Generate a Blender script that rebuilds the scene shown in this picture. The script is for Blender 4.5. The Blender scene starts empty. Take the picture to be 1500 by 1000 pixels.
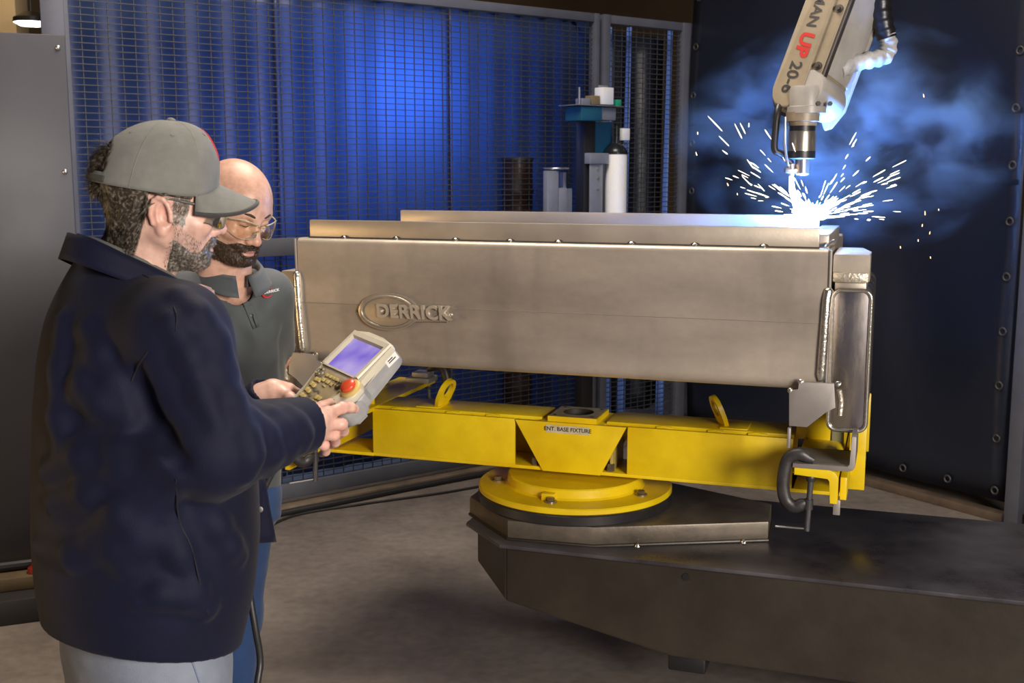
import bpy, bmesh, math, random
import numpy as np
from mathutils import Vector, Matrix, Quaternion
random.seed(7)
R = math.radians
SC = bpy.context.scene
COL = SC.collection

# ------------------------------------------------------------------ camera
F_PX, PITCH, CAM_H = 1685.0, R(8.6), 1.75
cam = bpy.data.cameras.new('camera'); camo = bpy.data.objects.new('camera', cam); COL.objects.link(camo)
cam.sensor_width = 36; cam.lens = F_PX / 1500 * 36; cam.clip_start = .05
camo.location = (0, 0, CAM_H); camo.rotation_euler = (R(90) - PITCH, 0, 0)
cam.dof.use_dof = True; cam.dof.focus_distance = 3.0; cam.dof.aperture_fstop = 9
SC.camera = camo
SC.view_settings.view_transform = 'Standard'; SC.view_settings.look = 'None'
SC.view_settings.gamma = 1; SC.view_settings.use_curve_mapping = False
SC.view_settings.exposure = 0.0
SC.cycles.use_denoising = True
SC.cycles.sample_clamp_indirect = 4
SC.cycles.volume_step_rate = 2.0
SC.cycles.caustics_reflective = False; SC.cycles.caustics_refractive = False

# ------------------------------------------------------------------ world and lights
wd = bpy.data.worlds.new('world'); SC.world = wd; wd.use_nodes = True
wd.node_tree.nodes['Background'].inputs[0].default_value = (.27, .27, .46, 1)
wd.node_tree.nodes['Background'].inputs[1].default_value = .25

def look(o, tgt):
    o.rotation_euler = (Vector(tgt) - o.location).to_track_quat('-Z', 'Y').to_euler()
def area(name, loc, tgt, w, h, power, col):
    l = bpy.data.lights.new(name, 'AREA'); l.shape = 'RECTANGLE'; l.size = w; l.size_y = h
    l.energy = power; l.color = col
    o = bpy.data.objects.new(name, l); COL.objects.link(o); o.location = loc; look(o, tgt); return o
def point(name, loc, power, col, rad):
    l = bpy.data.lights.new(name, 'POINT'); l.energy = power; l.color = col; l.shadow_soft_size = rad
    o = bpy.data.objects.new(name, l); COL.objects.link(o); o.location = loc; return o

area('photo_softbox', (2.4, -1.7, 2.2), (.1, 3.5, 1.0), 1.5, 1.2, 325, (1, .91, .80))
area('hall_light_over_cell', (-.25, 3.9, 4.7), (-.25, 4.0, 0), 1.8, 1.8, 190, (1, .88, .74))
area('hall_light_far_bay', (-4.5, 9.5, 5.2), (-4.5, 12.5, 3.0), 3, 1, 60, (1, .72, .42))
area('warm_panel_fill', (-4.3, 2.6, 1.0), (-2.1, 4.6, .5), .9, 1.2, 40, (1, .66, .30))  # added low warm fill for the grey panel, no lamp known there

# ------------------------------------------------------------------ pixel helpers (a pixel is only a direction; depth comes from what it touches)
_c, _s = math.cos(PITCH), math.sin(PITCH)
FW = Vector((0, _c, -_s)); UP = Vector((0, _s, _c)); RT = Vector((1, 0, 0)); CAM = Vector((0, 0, CAM_H))
def ray(x, y): return FW * F_PX + RT * (x - 750) + UP * (500 - y)
def atY(x, y, Y): r = ray(x, y); return CAM + r * (Y / r.y)
def atZ(x, y, z): r = ray(x, y); return CAM + r * ((z - CAM_H) / r.z)
def onplane(x, y, p0, n): r = ray(x, y); return CAM + r * ((Vector(p0) - CAM).dot(n) / r.dot(n))

# frame of the positioner, its fixture and the trough
TH = R(18.5); TO = Vector((.22, 3.9, 0))
TA = Vector((math.cos(TH), -math.sin(TH), 0)); TB = Vector((math.sin(TH), math.cos(TH), 0))
def T(a, b, z): return TO + TA * a + TB * b + Vector((0, 0, z))
# frame of the safety fence (u along fence to the right, n away from camera)
FO = atZ(410, 745, 0); FD = (atZ(720, 685, 0) - FO).normalized(); FN = Vector((-FD.y, FD.x, 0))

# ------------------------------------------------------------------ materials
MATS = {}
def nmat(name):
    m = bpy.data.materials.new(name); m.use_nodes = True
    nt = m.node_tree; return m, nt, nt.nodes['Principled BSDF']
def _n(nt, t, **kw):
    n = nt.nodes.new(t)
    for k, v in kw.items(): setattr(n, k, v)
    return n
def mat(name, col, rough=.5, metal=0, var=None, vscale=6, detail=6, bump=0, bscale=60, stretch=(1, 1, 1), rvar=0,
        spec=.5, sss=0, coat=0, ssscol=None, sheen=0):
    """principled with two tone noise variation, roughness variation and fine bump in object space"""
    if name in MATS: return MATS[name]
    m, nt, p = nmat(name); L = nt.links.new
    p.inputs['Base Color'].default_value = (*col, 1); p.inputs['Roughness'].default_value = rough
    p.inputs['Metallic'].default_value = metal; p.inputs['Specular IOR Level'].default_value = spec
    p.inputs['Coat Weight'].default_value = coat
    p.inputs['Sheen Weight'].default_value = sheen
    if sss:
        p.inputs['Subsurface Weight'].default_value = sss; p.inputs['Subsurface Radius'].default_value = ssscol or (.01, .004, .002)
        p.inputs['Subsurface Scale'].default_value = 1
    tc = _n(nt, 'ShaderNodeTexCoord'); mp = _n(nt, 'ShaderNodeMapping'); mp.inputs['Scale'].default_value = stretch
    L(tc.outputs['Object'], mp.inputs[0])
    if var or rvar:
        nz = _n(nt, 'ShaderNodeTexNoise'); nz.inputs['Scale'].default_value = vscale; nz.inputs['Detail'].default_value = detail
        nz.inputs['Roughness'].default_value = .62
        L(mp.outputs[0], nz.inputs[0])
    if var:
        rp = _n(nt, 'ShaderNodeValToRGB'); rp.color_ramp.elements[0].position = .34; rp.color_ramp.elements[1].position = .68
        rp.color_ramp.elements[0].color = (*var, 1); rp.color_ramp.elements[1].color = (*col, 1)
        L(nz.outputs[0], rp.inputs[0]); L(rp.outputs[0], p.inputs['Base Color'])
    if rvar:
        mr = _n(nt, 'ShaderNodeMapRange'); mr.inputs[1].default_value = .3; mr.inputs[2].default_value = .7
        mr.inputs[3].default_value = rough - rvar; mr.inputs[4].default_value = rough + rvar
        L(nz.outputs[0], mr.inputs[0]); L(mr.outputs[0], p.inputs['Roughness'])
    if bump:
        n2 = _n(nt, 'ShaderNodeTexNoise'); n2.inputs['Scale'].default_value = bscale; n2.inputs['Detail'].default_value = 3
        L(mp.outputs[0], n2.inputs[0])
        b = _n(nt, 'ShaderNodeBump'); b.inputs['Strength'].default_value = bump; b.inputs['Distance'].default_value = .004
        L(n2.outputs[0], b.inputs['Height']); L(b.outputs[0], p.inputs['Normal'])
    MATS[name] = m; return m
def emit(name, col, strength):
    if name in MATS: return MATS[name]
    m, nt, p = nmat(name); p.inputs['Base Color'].default_value = (*col, 1)
    p.inputs['Emission Color'].default_value = (*col, 1); p.inputs['Emission Strength'].default_value = strength
    MATS[name] = m; return m

STEEL = mat('raw_steel', (.56, .49, .415), .44, .6, var=(.42, .365, .31), vscale=2.6, detail=8, bump=.05, bscale=90, stretch=(.6, 1, 1.2), rvar=.08)
def trough_steel():
    """mill-finish sheet: broad heat/handling stains, vertical smears, fine grain"""
    m, nt, p = nmat('trough_sheet'); L = nt.links.new
    p.inputs['Metallic'].default_value = .55
    tc = _n(nt, 'ShaderNodeTexCoord')
    def nz(sc, st, det=6, ro=.6):
        mp = _n(nt, 'ShaderNodeMapping'); mp.inputs['Scale'].default_value = st; L(tc.outputs['Object'], mp.inputs[0])
        n = _n(nt, 'ShaderNodeTexNoise'); n.inputs['Scale'].default_value = sc; n.inputs['Detail'].default_value = det; n.inputs['Roughness'].default_value = ro; L(mp.outputs[0], n.inputs[0]); return n
    def ramp(n, p0, p1, c0, c1):
        r = _n(nt, 'ShaderNodeValToRGB'); r.color_ramp.elements[0].position = p0; r.color_ramp.elements[1].position = p1
        r.color_ramp.elements[0].color = (*c0, 1); r.color_ramp.elements[1].color = (*c1, 1); L(n.outputs[0], r.inputs[0]); return r
    a = ramp(nz(1.5, (.8, 1, 2.4), 4, .5), .36, .64, (.37, .32, .275), (.58, .505, .425))
    b = ramp(nz(1.6, (3.2, 3.2, .9), 4, .5), .30, .50, (.72, .72, .73), (1.04, 1.03, 1.02))
    c = ramp(nz(38, (.8, 1, 1.2), 5), .3, .7, (.94, .94, .94), (1.04, 1.04, 1.04))
    m1 = _n(nt, 'ShaderNodeMixRGB', blend_type='MULTIPLY'); m1.inputs[0].default_value = .75; m2 = _n(nt, 'ShaderNodeMixRGB', blend_type='MULTIPLY'); m2.inputs[0].default_value = 1
    L(a.outputs[0], m1.inputs[1]); L(b.outputs[0], m1.inputs[2]); L(m1.outputs[0], m2.inputs[1]); L(c.outputs[0], m2.inputs[2]); L(m2.outputs[0], p.inputs['Base Color'])
    r = _n(nt, 'ShaderNodeMapRange'); r.inputs[3].default_value = .34; r.inputs[4].default_value = .56; L(nz(3, (1, 1, 1)).outputs[0], r.inputs[0]); L(r.outputs[0], p.inputs['Roughness'])
    return m
TROUGH = trough_steel()
STEEL_B = mat('ground_steel', (.56, .49, .41), .4, .6, var=(.47, .41, .345), vscale=5, bump=.05, bscale=120, rvar=.06)
STEEL_D = mat('bracket_steel', (.36, .33, .31), .5, .5, var=(.30, .275, .26), vscale=9, bump=.05)
WELD = mat('bright_weld', (.80, .77, .70), .25, .95, bump=.5, bscale=160)
HEAT = mat('heat_tinted_steel', (.42, .37, .30), .26, .9, var=(.27, .25, .29), vscale=5, stretch=(4, 4, .8), rvar=.06)
YEL = mat('yellow_paint', (.86, .64, .008), .38, 0, var=(.70, .47, .004), vscale=5, bump=.08, bscale=50, rvar=.05)
YEL_D = mat('yellow_paint_worn', (.62, .47, .06), .5, 0, var=(.36, .30, .12), vscale=14, bump=.1)
BOOM = mat('oily_dark_steel', (.045, .036, .027), .42, .15, var=(.024, .019, .015), vscale=2.2, detail=8, bump=.12, bscale=45, rvar=.1)
BOOMT = mat('worn_boom_top', (.125, .118, .135), .34, .2, var=(.038, .034, .042), vscale=2.6, detail=9, bump=.1, bscale=60, rvar=.12)
BOXT = mat('bare_dark_steel', (.20, .165, .13), .42, .4, var=(.10, .083, .065), vscale=5, detail=8, bump=.12, bscale=60, rvar=.1)
RUB = mat('black_rubber', (.018, .018, .02), .45, 0, bump=.1)
BLK = mat('black_plastic', (.014, .014, .016), .4)
IRON = mat('cast_iron', (.085, .08, .08), .45, .5, var=(.045, .042, .045), vscale=20, bump=.2, bscale=80)
BOLT = mat('zinc_bolt', (.40, .33, .22), .35, .8, var=(.2, .16, .11), vscale=30)
FENCE = mat('grey_fence_paint', (.11, .115, .145), .5, .1, var=(.09, .095, .122), vscale=8)
WIRE = mat('grey_wire', (.05, .052, .062), .5, .2)
PANEL = mat('grey_sheet_panel', (.056, .056, .066), .42, .1, var=(.050, .050, .060), vscale=1.4, bump=.03, bscale=20, rvar=.06)
HALLW = mat('hall_wall', (.20, .14, .08), .8, 0, var=(.13, .09, .05), vscale=.8)
CEIL = mat('hall_ceiling', (.10, .08, .06), .8, 0, var=(.07, .055, .04), vscale=.6)

def concrete():
    m, nt, p = nmat('concrete_floor'); L = nt.links.new
    tc = _n(nt, 'ShaderNodeTexCoord')
    n1 = _n(nt, 'ShaderNodeTexNoise'); n1.inputs['Scale'].default_value = 1.3; n1.inputs['Detail'].default_value = 9; n1.inputs['Roughness'].default_value = .6
    n2 = _n(nt, 'ShaderNodeTexNoise'); n2.inputs['Scale'].default_value = 22; n2.inputs['Detail'].default_value = 6
    mp = _n(nt, 'ShaderNodeMapping'); mp.inputs['Scale'].default_value = (.5, 3.2, 1); mp.inputs['Rotation'].default_value = (0, 0, R(25))
    n3 = _n(nt, 'ShaderNodeTexNoise'); n3.inputs['Scale'].default_value = 1.6; n3.inputs['Detail'].default_value = 5
    for n in (n1, n2): L(tc.outputs['Object'], n.inputs[0])
    L(tc.outputs['Object'], mp.inputs[0]); L(mp.outputs[0], n3.inputs[0])
    r1 = _n(nt, 'ShaderNodeValToRGB'); r1.color_ramp.elements[0].position = .35; r1.color_ramp.elements[1].position = .68
    r1.color_ramp.elements[0].color = (.15, .128, .115, 1); r1.color_ramp.elements[1].color = (.27, .235, .21, 1)
    r2 = _n(nt, 'ShaderNodeValToRGB'); r2.color_ramp.elements[0].position = .3; r2.color_ramp.elements[1].position = .7
    r2.color_ramp.elements[0].color = (.75, .74, .73, 1); r2.color_ramp.elements[1].color = (1.1, 1.1, 1.1, 1)
    mx = _n(nt, 'ShaderNodeMixRGB', blend_type='MULTIPLY'); mx.inputs[0].default_value = .8
    r3 = _n(nt, 'ShaderNodeValToRGB'); r3.color_ramp.elements[0].position = .62; r3.color_ramp.elements[1].position = .76
    r3.color_ramp.elements[0].color = (0, 0, 0, 1); r3.color_ramp.elements[1].color = (.45, .45, .45, 1)
    mx2 = _n(nt, 'ShaderNodeMixRGB'); mx2.inputs[2].default_value = (.30, .27, .25, 1)
    L(n1.outputs[0], r1.inputs[0]); L(n2.outputs[0], r2.inputs[0]); L(r1.outputs[0], mx.inputs[1]); L(r2.outputs[0], mx.inputs[2])
    L(n3.outputs[0], r3.inputs[0]); L(r3.outputs[0], mx2.inputs[0]); L(mx.outputs[0], mx2.inputs[1])
    L(mx2.outputs[0], p.inputs['Base Color'])
    mr = _n(nt, 'ShaderNodeMapRange'); mr.inputs[3].default_value = .32; mr.inputs[4].default_value = .6; L(n1.outputs[0], mr.inputs[0]); L(mr.outputs[0], p.inputs['Roughness'])
    b = _n(nt, 'ShaderNodeBump'); b.inputs['Strength'].default_value = .25; b.inputs['Distance'].default_value = .005; L(n2.outputs[0], b.inputs['Height']); L(b.outputs[0], p.inputs['Normal'])
    return m

def vinyl(name, col, rough, transl, var):
    """vinyl weld curtain: glossy sheet that lets a little light through"""
    m, nt, p = nmat(name); L = nt.links.new
    p.inputs['Base Color'].default_value = (*col, 1); p.inputs['Roughness'].default_value = rough
    tr = _n(nt, 'ShaderNodeBsdfTranslucent'); tr.inputs[0].default_value = (*var, 1)
    mx = _n(nt, 'ShaderNodeMixShader'); mx.inputs[0].default_value = transl
    tc = _n(nt, 'ShaderNodeTexCoord'); nz = _n(nt, 'ShaderNodeTexNoise'); nz.inputs['Scale'].default_value = 2.5; nz.inputs['Detail'].default_value = 5
    L(tc.outputs['Object'], nz.inputs[0])
    b = _n(nt, 'ShaderNodeBump'); b.inputs['Strength'].default_value = .35; b.inputs['Distance'].default_value = .03
    L(nz.outputs[0], b.inputs['Height']); L(b.outputs[0], p.inputs['Normal'])
    L(p.outputs[0], mx.inputs[1]); L(tr.outputs[0], mx.inputs[2])
    L(mx.outputs[0], nt.nodes['Material Output'].inputs[0]); return m
CURT_B = vinyl('blue_vinyl', (.040, .064, .135), .36, .55, (.17, .30, .60))
CURT_D = vinyl('navy_vinyl', (.010, .013, .024), .32, .03, (.01, .02, .08))

# ------------------------------------------------------------------ mesh helpers
def new_bm(): return bmesh.new()
def box(bm, lo, hi, bev=0, seg=2, M=None):
    vs = [bm.verts.new((x, y, z)) for x in (lo[0], hi[0]) for y in (lo[1], hi[1]) for z in (lo[2], hi[2])]
    fs = [bm.faces.new([vs[i] for i in q]) for q in ((0, 1, 3, 2), (4, 6, 7, 5), (0, 4, 5, 1), (2, 3, 7, 6), (0, 2, 6, 4), (1, 5, 7, 3))]
    if M is not None:
        for v in vs: v.co = M @ v.co
    if bev:
        es = list({e for f in fs for e in f.edges})
        bmesh.ops.bevel(bm, geom=es, offset=bev, segments=seg, affect='EDGES', profile=.5)
    return bm
def prism(bm, pts, fn, h0, h1, bev=0, seg=2):
    """polygon pts (2d) extruded between h0 and h1; fn(p, q, h) -> xyz"""
    a = [bm.verts.new(fn(p[0], p[1], h0)) for p in pts]; b = [bm.verts.new(fn(p[0], p[1], h1)) for p in pts]
    n = len(pts); fs = [bm.faces.new(a), bm.faces.new(b[::-1])]
    for i in range(n): fs.append(bm.faces.new((a[i], b[i], b[(i + 1) % n], a[(i + 1) % n])))
    if bev:
        es = [e for e in fs[0].edges] + [e for e in fs[1].edges]
        bmesh.ops.bevel(bm, geom=es, offset=bev, segments=seg, affect='EDGES', profile=.5)
    bmesh.ops.recalc_face_normals(bm, faces=bm.faces[:])
    return bm
def frame_of(d):
    d = d.normalized(); up = Vector((0, 0, 1)) if abs(d.z) < .95 else Vector((1, 0, 0))
    x = d.cross(up).normalized(); return x, d.cross(x).normalized()
def tube(bm, pts, r, n=10, caps=True):
    pts = [Vector(p) for p in pts]; rr = r if isinstance(r, (list, tuple)) else [r] * len(pts)
    rings = []; px = None
    for i, p in enumerate(pts):
        d = (pts[min(i + 1, len(pts) - 1)] - pts[max(i - 1, 0)]).normalized()
        if px is None: x, y = frame_of(d)
        else:
            x = (px - d * px.dot(d)).normalized(); y = d.cross(x).normalized()
        px = x
        rings.append([bm.verts.new(p + (x * math.cos(2 * math.pi * k / n) + y * math.sin(2 * math.pi * k / n)) * rr[i]) for k in range(n)])
    fs = []
    for i in range(len(pts) - 1):
        for k in range(n):
            fs.append(bm.faces.new((rings[i][k], rings[i][(k + 1) % n], rings[i + 1][(k + 1) % n], rings[i + 1][k])))
    if caps: fs += [bm.faces.new(rings[0][::-1]), bm.faces.new(rings[-1])]
    bmesh.ops.recalc_face_normals(bm, faces=fs)
    return bm
def lathe(bm, prof, M=Matrix.Identity(4), n=32):
    """profile [(r, h)] about local z, transformed by M"""
    rings = []
    for r, h in prof:
        if r < 1e-5: rings.append([bm.verts.new(M @ Vector((0, 0, h)))])
        else: rings.append([bm.verts.new(M @ Vector((r * math.cos(2 * math.pi * k / n), r * math.sin(2 * math.pi * k / n), h))) for k in range(n)])
    fs = []
    for a, b in zip(rings, rings[1:]):
        for k in range(n):
            q = [a[k % len(a)], a[(k + 1) % len(a)], b[(k + 1) % len(b)], b[k % len(b)]]
            q = [v for i, v in enumerate(q) if v not in q[:i]]
            if len(q) > 2: fs.append(bm.faces.new(q))
    if len(rings[0]) > 1: fs.append(bm.faces.new(rings[0]))
    if len(rings[-1]) > 1: fs.append(bm.faces.new(rings[-1][::-1]))
    bmesh.ops.recalc_face_normals(bm, faces=fs)
    return bm
def smooth_path(pts, k=6):
    """catmull-rom through pts"""
    P = [Vector(p) for p in pts]; P = [P[0] * 2 - P[1]] + P + [P[-1] * 2 - P[-2]]; out = []
    for i in range(1, len(P) - 2):
        for j in range(k):
            t = j / k; a, b, c, d = P[i - 1:i + 3]
            out.append(.5 * ((2 * b) + (c - a) * t + (2 * a - 5 * b + 4 * c - d) * t * t + (3 * b - a - 3 * c + d) * t ** 3))
    out.append(P[-2]); return out
def rrect(w, h, r, n=5):
    """rounded rectangle polygon centred on 0"""
    o = []
    for cx, cy, a0 in ((w / 2 - r, h / 2 - r, 0), (-w / 2 + r, h / 2 - r, 90), (-w / 2 + r, -h / 2 + r, 180), (w / 2 - r, -h / 2 + r, 270)):
        for i in range(n + 1): t = R(a0 + 90 * i / n); o.append((cx + r * math.cos(t), cy + r * math.sin(t)))
    return o

# ------------------------------------------------------------------ scene objects
def link(o, parent=None):
    COL.objects.link(o)
    if parent is not None: o.parent = parent
    return o
def obj(name, bm, m, parent=None, smooth=30, label=None):
    """one mesh object; with a parent the coordinates are local to that parent"""
    me = bpy.data.meshes.new(name)
    if isinstance(bm, bmesh.types.BMesh): bm.to_mesh(me); bm.free()
    else: me.from_pydata(*bm)
    if smooth:
        me.shade_smooth()
        if smooth < 180: me.set_sharp_from_angle(angle=R(smooth))
    for q in (m if isinstance(m, (list, tuple)) else [m]): me.materials.append(q)
    o = bpy.data.objects.new(name, me)
    if label: o['label'] = label
    return link(o, parent)
def thing(name, label, cat, M=None, group=None):
    o = bpy.data.objects.new(name, None); o.empty_display_size = .05; COL.objects.link(o)
    if M is not None: o.matrix_world = M
    o['label'] = label; o['category'] = cat
    if group: o['group'] = group
    return o
def tag(o, label, cat, group=None):
    o['label'] = label; o['category'] = cat
    if group: o['group'] = group
    return o
def struct(o): o['kind'] = 'structure'; return o
def stuff(o): o['kind'] = 'stuff'; return o
def text_mesh(body, size, depth=.0, bold=0, shear=0, align='CENTER', space=1):
    cu = bpy.data.curves.new('t', 'FONT'); cu.body = body; cu.size = size; cu.extrude = depth; cu.offset = bold
    cu.align_x = align; cu.align_y = 'CENTER'; cu.shear = shear; cu.resolution_u = 3; cu.space_character = space
    o = bpy.data.objects.new('t', cu); COL.objects.link(o)
    dg = bpy.context.evaluated_depsgraph_get(); dg.update()
    me = bpy.data.meshes.new_from_object(o.evaluated_get(dg)); bpy.data.objects.remove(o); bpy.data.curves.remove(cu)
    return me
def text_obj(name, body, size, M, m, parent, **kw):
    me = text_mesh(body, size, **kw); me.transform(M); me.materials.clear(); me.materials.append(m); me.name = name
    return link(bpy.data.objects.new(name, me), parent)
def basis(x, y, z, o):
    return Matrix(((x[0], y[0], z[0], o[0]), (x[1], y[1], z[1], o[1]), (x[2], y[2], z[2], o[2]), (0, 0, 0, 1)))
def TM(a=0, b=0, z=0):
    """matrix of a root placed in the positioner frame"""
    return Matrix.Translation(T(a, b, z)) @ Matrix.Rotation(-TH, 4, 'Z')
def FM(u, n=0, z=0):
    return basis(FD, FN, (0, 0, 1), FO + FD * u + FN * n + Vector((0, 0, z)))
def bmesh_local(bm, M):
    bmesh.ops.transform(bm, matrix=M.inverted(), verts=bm.verts[:]); return bm
# ================================================================== setting
bm = new_bm(); box(bm, (-9, -4, -.2), (9, 18, 0)); struct(obj('floor', bm, concrete(), smooth=0))
bm = new_bm(); box(bm, (-9, 18, -.2), (9, 18.2, 7)); struct(obj('wall_back', bm, HALLW, smooth=0))
bm = new_bm(); box(bm, (-9.2, -4, -.2), (-9, 18.2, 7)); struct(obj('wall_left', bm, HALLW, smooth=0))
bm = new_bm(); box(bm, (9, -4, -.2), (9.2, 18.2, 7)); struct(obj('wall_right', bm, HALLW, smooth=0))
bm = new_bm(); box(bm, (-9.2, -4, 7), (9.2, 18.2, 7.2)); struct(obj('ceiling', bm, CEIL, smooth=0))
# hall beyond the fence: pale column and a hanging lamp seen over the grey panel
p = atY(14, 20, 11.5)
bm = new_bm(); box(bm, (p.x - .22, 11.4, 0), (p.x + .10, 11.7, 7), .01)
tag(obj('steel_column', bm, mat('cream_paint', (.62, .50, .30), .6)), 'pale cream steel column far back in the hall', 'column')
p = atY(46, 33, 10.5)
t = thing('hanging_lamp', 'glowing white oval hall lamp beside the cream column', 'lamp', Matrix.Translation(p))
bm = new_bm(); lathe(bm, [(0, -.035), (.1, -.028), (.15, 0), (.1, .025), (0, .03)], n=24); obj('diffuser', bm, emit('lamp_glow', (1, .95, .8), 6), t)
bm = new_bm(); lathe(bm, [(.155, 0), (.15, .04), (.06, .09), (0, .095)], n=24); obj('lamp_shade', bm, BLK, t)
bm = new_bm(); tube(bm, [(0, 0, .09), (0, 0, 7 - p.z)], .008, 6); obj('suspension_rod', bm, BLK, t)

# ------------------------------------------------------------------ safety fence (two panels) and the curtains behind it
def fu(px, py=500):
    q = onplane(px, py, FO, FN); return (q - FO).dot(FD), q.z
U0, U1, U2, U3 = fu(113, 300)[0], fu(866, 200)[0], fu(888, 200)[0], fu(1000, 200)[0]
ZT = fu(870, 20)[1]; ZM = fu(400, 362)[1]
print('fence', U0, U1, U2, U3, 'top', ZT, 'mid', ZM)
def wires(u0, u1, z0, z1, pu=.06, pz=.0305, w=.0022):
    v = []; f = []
    def bar(a, b, dx, dz):
        i = len(v); A_, B_ = Vector(a), Vector(b)
        for p in (A_, B_):
            for s in ((-1, -1), (1, -1), (1, 1), (-1, 1)): v.append(tuple(p + Vector((dx * s[0] * w, s[1] * w, dz * s[0] * w))))
        for k in range(4): f.append((i + k, i + (k + 1) % 4, i + 4 + (k + 1) % 4, i + 4 + k))
    n = int((u1 - u0) / pu)
    for i in range(1, n + 1): bar((u0 + i * pu, .004, z0), (u0 + i * pu, .004, z1), 1, 0)
    n = int((z1 - z0) / pz)
    for i in range(1, n + 1): bar((u0, 0, z0 + i * pz), (u1, 0, z0 + i * pz), 0, 1)
    return v, [], f
def panel(u0, u1, lab, wl, wr):
    t = thing('mesh_fence_panel', lab, 'fence', FM(u0)); L = u1 - u0
    for nm, x0, x1 in (('post', -wl, 0), ('post', L, L + wr)):
        bm = new_bm(); box(bm, (x0, -.03, 0), (x1, .03, ZT + .0), .004); obj(nm, bm, FENCE, t)
    for nm, z0, z1 in (('top_rail', ZT - .05, ZT), ('middle_rail', ZM - .045, ZM + .045), ('bottom_rail', .05, .13)):
        bm = new_bm(); box(bm, (0, -.02, z0), (L, .025, z1), .004); obj(nm, bm, FENCE, t)
    o = stuff(obj('wire_mesh', wires(0, L, .10, ZT - .03), WIRE, t, smooth=0)); o.location.y = -.002
    return t
panel(U0, U1, 'long grey wire mesh fence panel running behind both men and trough', .09, .035)
panel(U2, U3 - .04, 'narrow grey wire mesh fence panel meeting the dark curtain corner', .05, .08)
bm = new_bm()
box(bm, (U0, -.10, 0), (U3 - .05, -.03, .035), .004)
o = obj('floor_angle', bm, mat('tan_floor_trim', (.22, .17, .12), .5, .2, var=(.12, .09, .07), vscale=7)); o.matrix_world = FM(0)
tag(o, 'tan steel floor angle bolted along the foot of mesh fence', 'floor trim')

def curtain(name, M, u0, u1, z0, z1, m, wave, amp, lab, cat, seed=0, drape=0, grp=None):
    rnd = random.Random(seed); nu = max(8, int((u1 - u0) / wave * 10)); nz = 24; v = []; f = []
    ph = [rnd.uniform(0, 6.28) for _ in range(6)]
    for j in range(nz + 1):
        z = z0 + (z1 - z0) * j / nz
        for i in range(nu + 1):
            u = u0 + (u1 - u0) * i / nu
            y = amp * math.sin(2 * math.pi * u / wave + .9 * math.sin(u * 3.1 + ph[0]) + .25 * math.sin(z * 2 + ph[1]))
            y += drape * (.5 * math.sin(u * 2.3 + z * 1.1 + ph[2]) + .35 * math.sin(u * 5.1 - z * 1.9 + ph[3]) + .2 * math.sin(u * 9 + z * 4.2 + ph[4]))
            v.append((u, y, z))
    w = nu + 1
    for j in range(nz):
        for i in range(nu): f.append((j * w + i, j * w + i + 1, (j + 1) * w + i + 1, (j + 1) * w + i))
    o = obj(name, (v, [], f), m, smooth=180); o.matrix_world = M
    md = o.modifiers.new('thickness', 'SOLIDIFY'); md.thickness = .002
    return tag(o, lab, cat, grp)
ua, ub = fu(406, 200)[0], fu(658, 200)[0]
cb = .30
def uc(px): return (onplane(px, 200, FO + FN * cb, FN) - FO).dot(FD)      # place along the fence where the curtain shows at this pixel
for k, (u0, u1, lab) in enumerate((
        (uc(100), uc(406) - .006, 'blue vinyl weld curtain sheet behind mesh beside the grey steel panel'),
        (uc(406) + .006, uc(658) - .005, 'blue vinyl weld curtain sheet with bright white-blue glow behind mesh'),
        (uc(658) + .005, uc(880), 'blue vinyl weld curtain sheet behind mesh near the dark brown column'))):
    curtain('weld_curtain', FM(0, cb), u0, u1, .08, ZT + .008, CURT_B, .19, .008, lab, 'curtain', seed=k)
curtain('weld_curtain', FM(0, .37), U2 - .05, U3 + .2, .1, ZT - .05, CURT_D, .3, .03, 'dark curtain hanging behind the narrow mesh fence panel', 'curtain', seed=9)
bmc = new_bm(); tube(bmc, [(U0 - .10, cb, ZT + .01), (U2, cb, ZT + .01)], .014, 8); o = obj('curtain_rail', bmc, FENCE); o.matrix_world = FM(0)
rail = o
for u in (U0 - .045, U2 - .03):
    bmc = new_bm(); box(bmc, (u - .015, .028, ZT - .012), (u + .015, cb + .016, ZT - .002), .003); obj('rail_bracket', bmc, FENCE, rail)
tag(o, 'steel tube rail carrying the blue weld curtains behind fence top', 'rail')
# gathered strips of blue curtain behind the narrow panel
STRIP = vinyl('blue_vinyl_lit', (.16, .30, .80), .22, .2, (.2, .4, .9))  # blue vinyl brightened, arc light on the strips painted into the colour
for k, (xt, xb, y1, lab) in enumerate(((893, 893, 300, 'narrow gathered blue curtain strip right beside the fence post'), (922, 914, 300, 'long tapering blue curtain strip between mesh post and dark curtain'),
                                   (982, 972, 330, 'wide shiny blue curtain strip hanging nearest the fence corner'))):
    pu0 = onplane(xt, 40, FO + FN * .12, FN); pu1 = onplane(xb, y1, FO + FN * .12, FN)
    a = (pu0 - FO).dot(FD); b = (pu1 - FO).dot(FD); v = []; f = []
    for j in range(13):
        s = j / 12; u = a + (b - a) * s; w = .012 + .028 * s; z = pu0.z + (.1 - pu0.z) * s
        for i in range(9): q = i / 8 * 2 - 1; v.append((u + q * w, .12 - .02 * math.cos(q * 4.5), z))
    for j in range(12):
        for i in range(8): f.append((j * 9 + i, j * 9 + i + 1, (j + 1) * 9 + i + 1, (j + 1) * 9 + i))
    o = obj('curtain_strip', (v, [], f), STRIP, smooth=180); o.matrix_world = FM(0)
    o.modifiers.new('thickness', 'SOLIDIFY').thickness = .002
    tag(o, lab, 'curtain')

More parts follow.
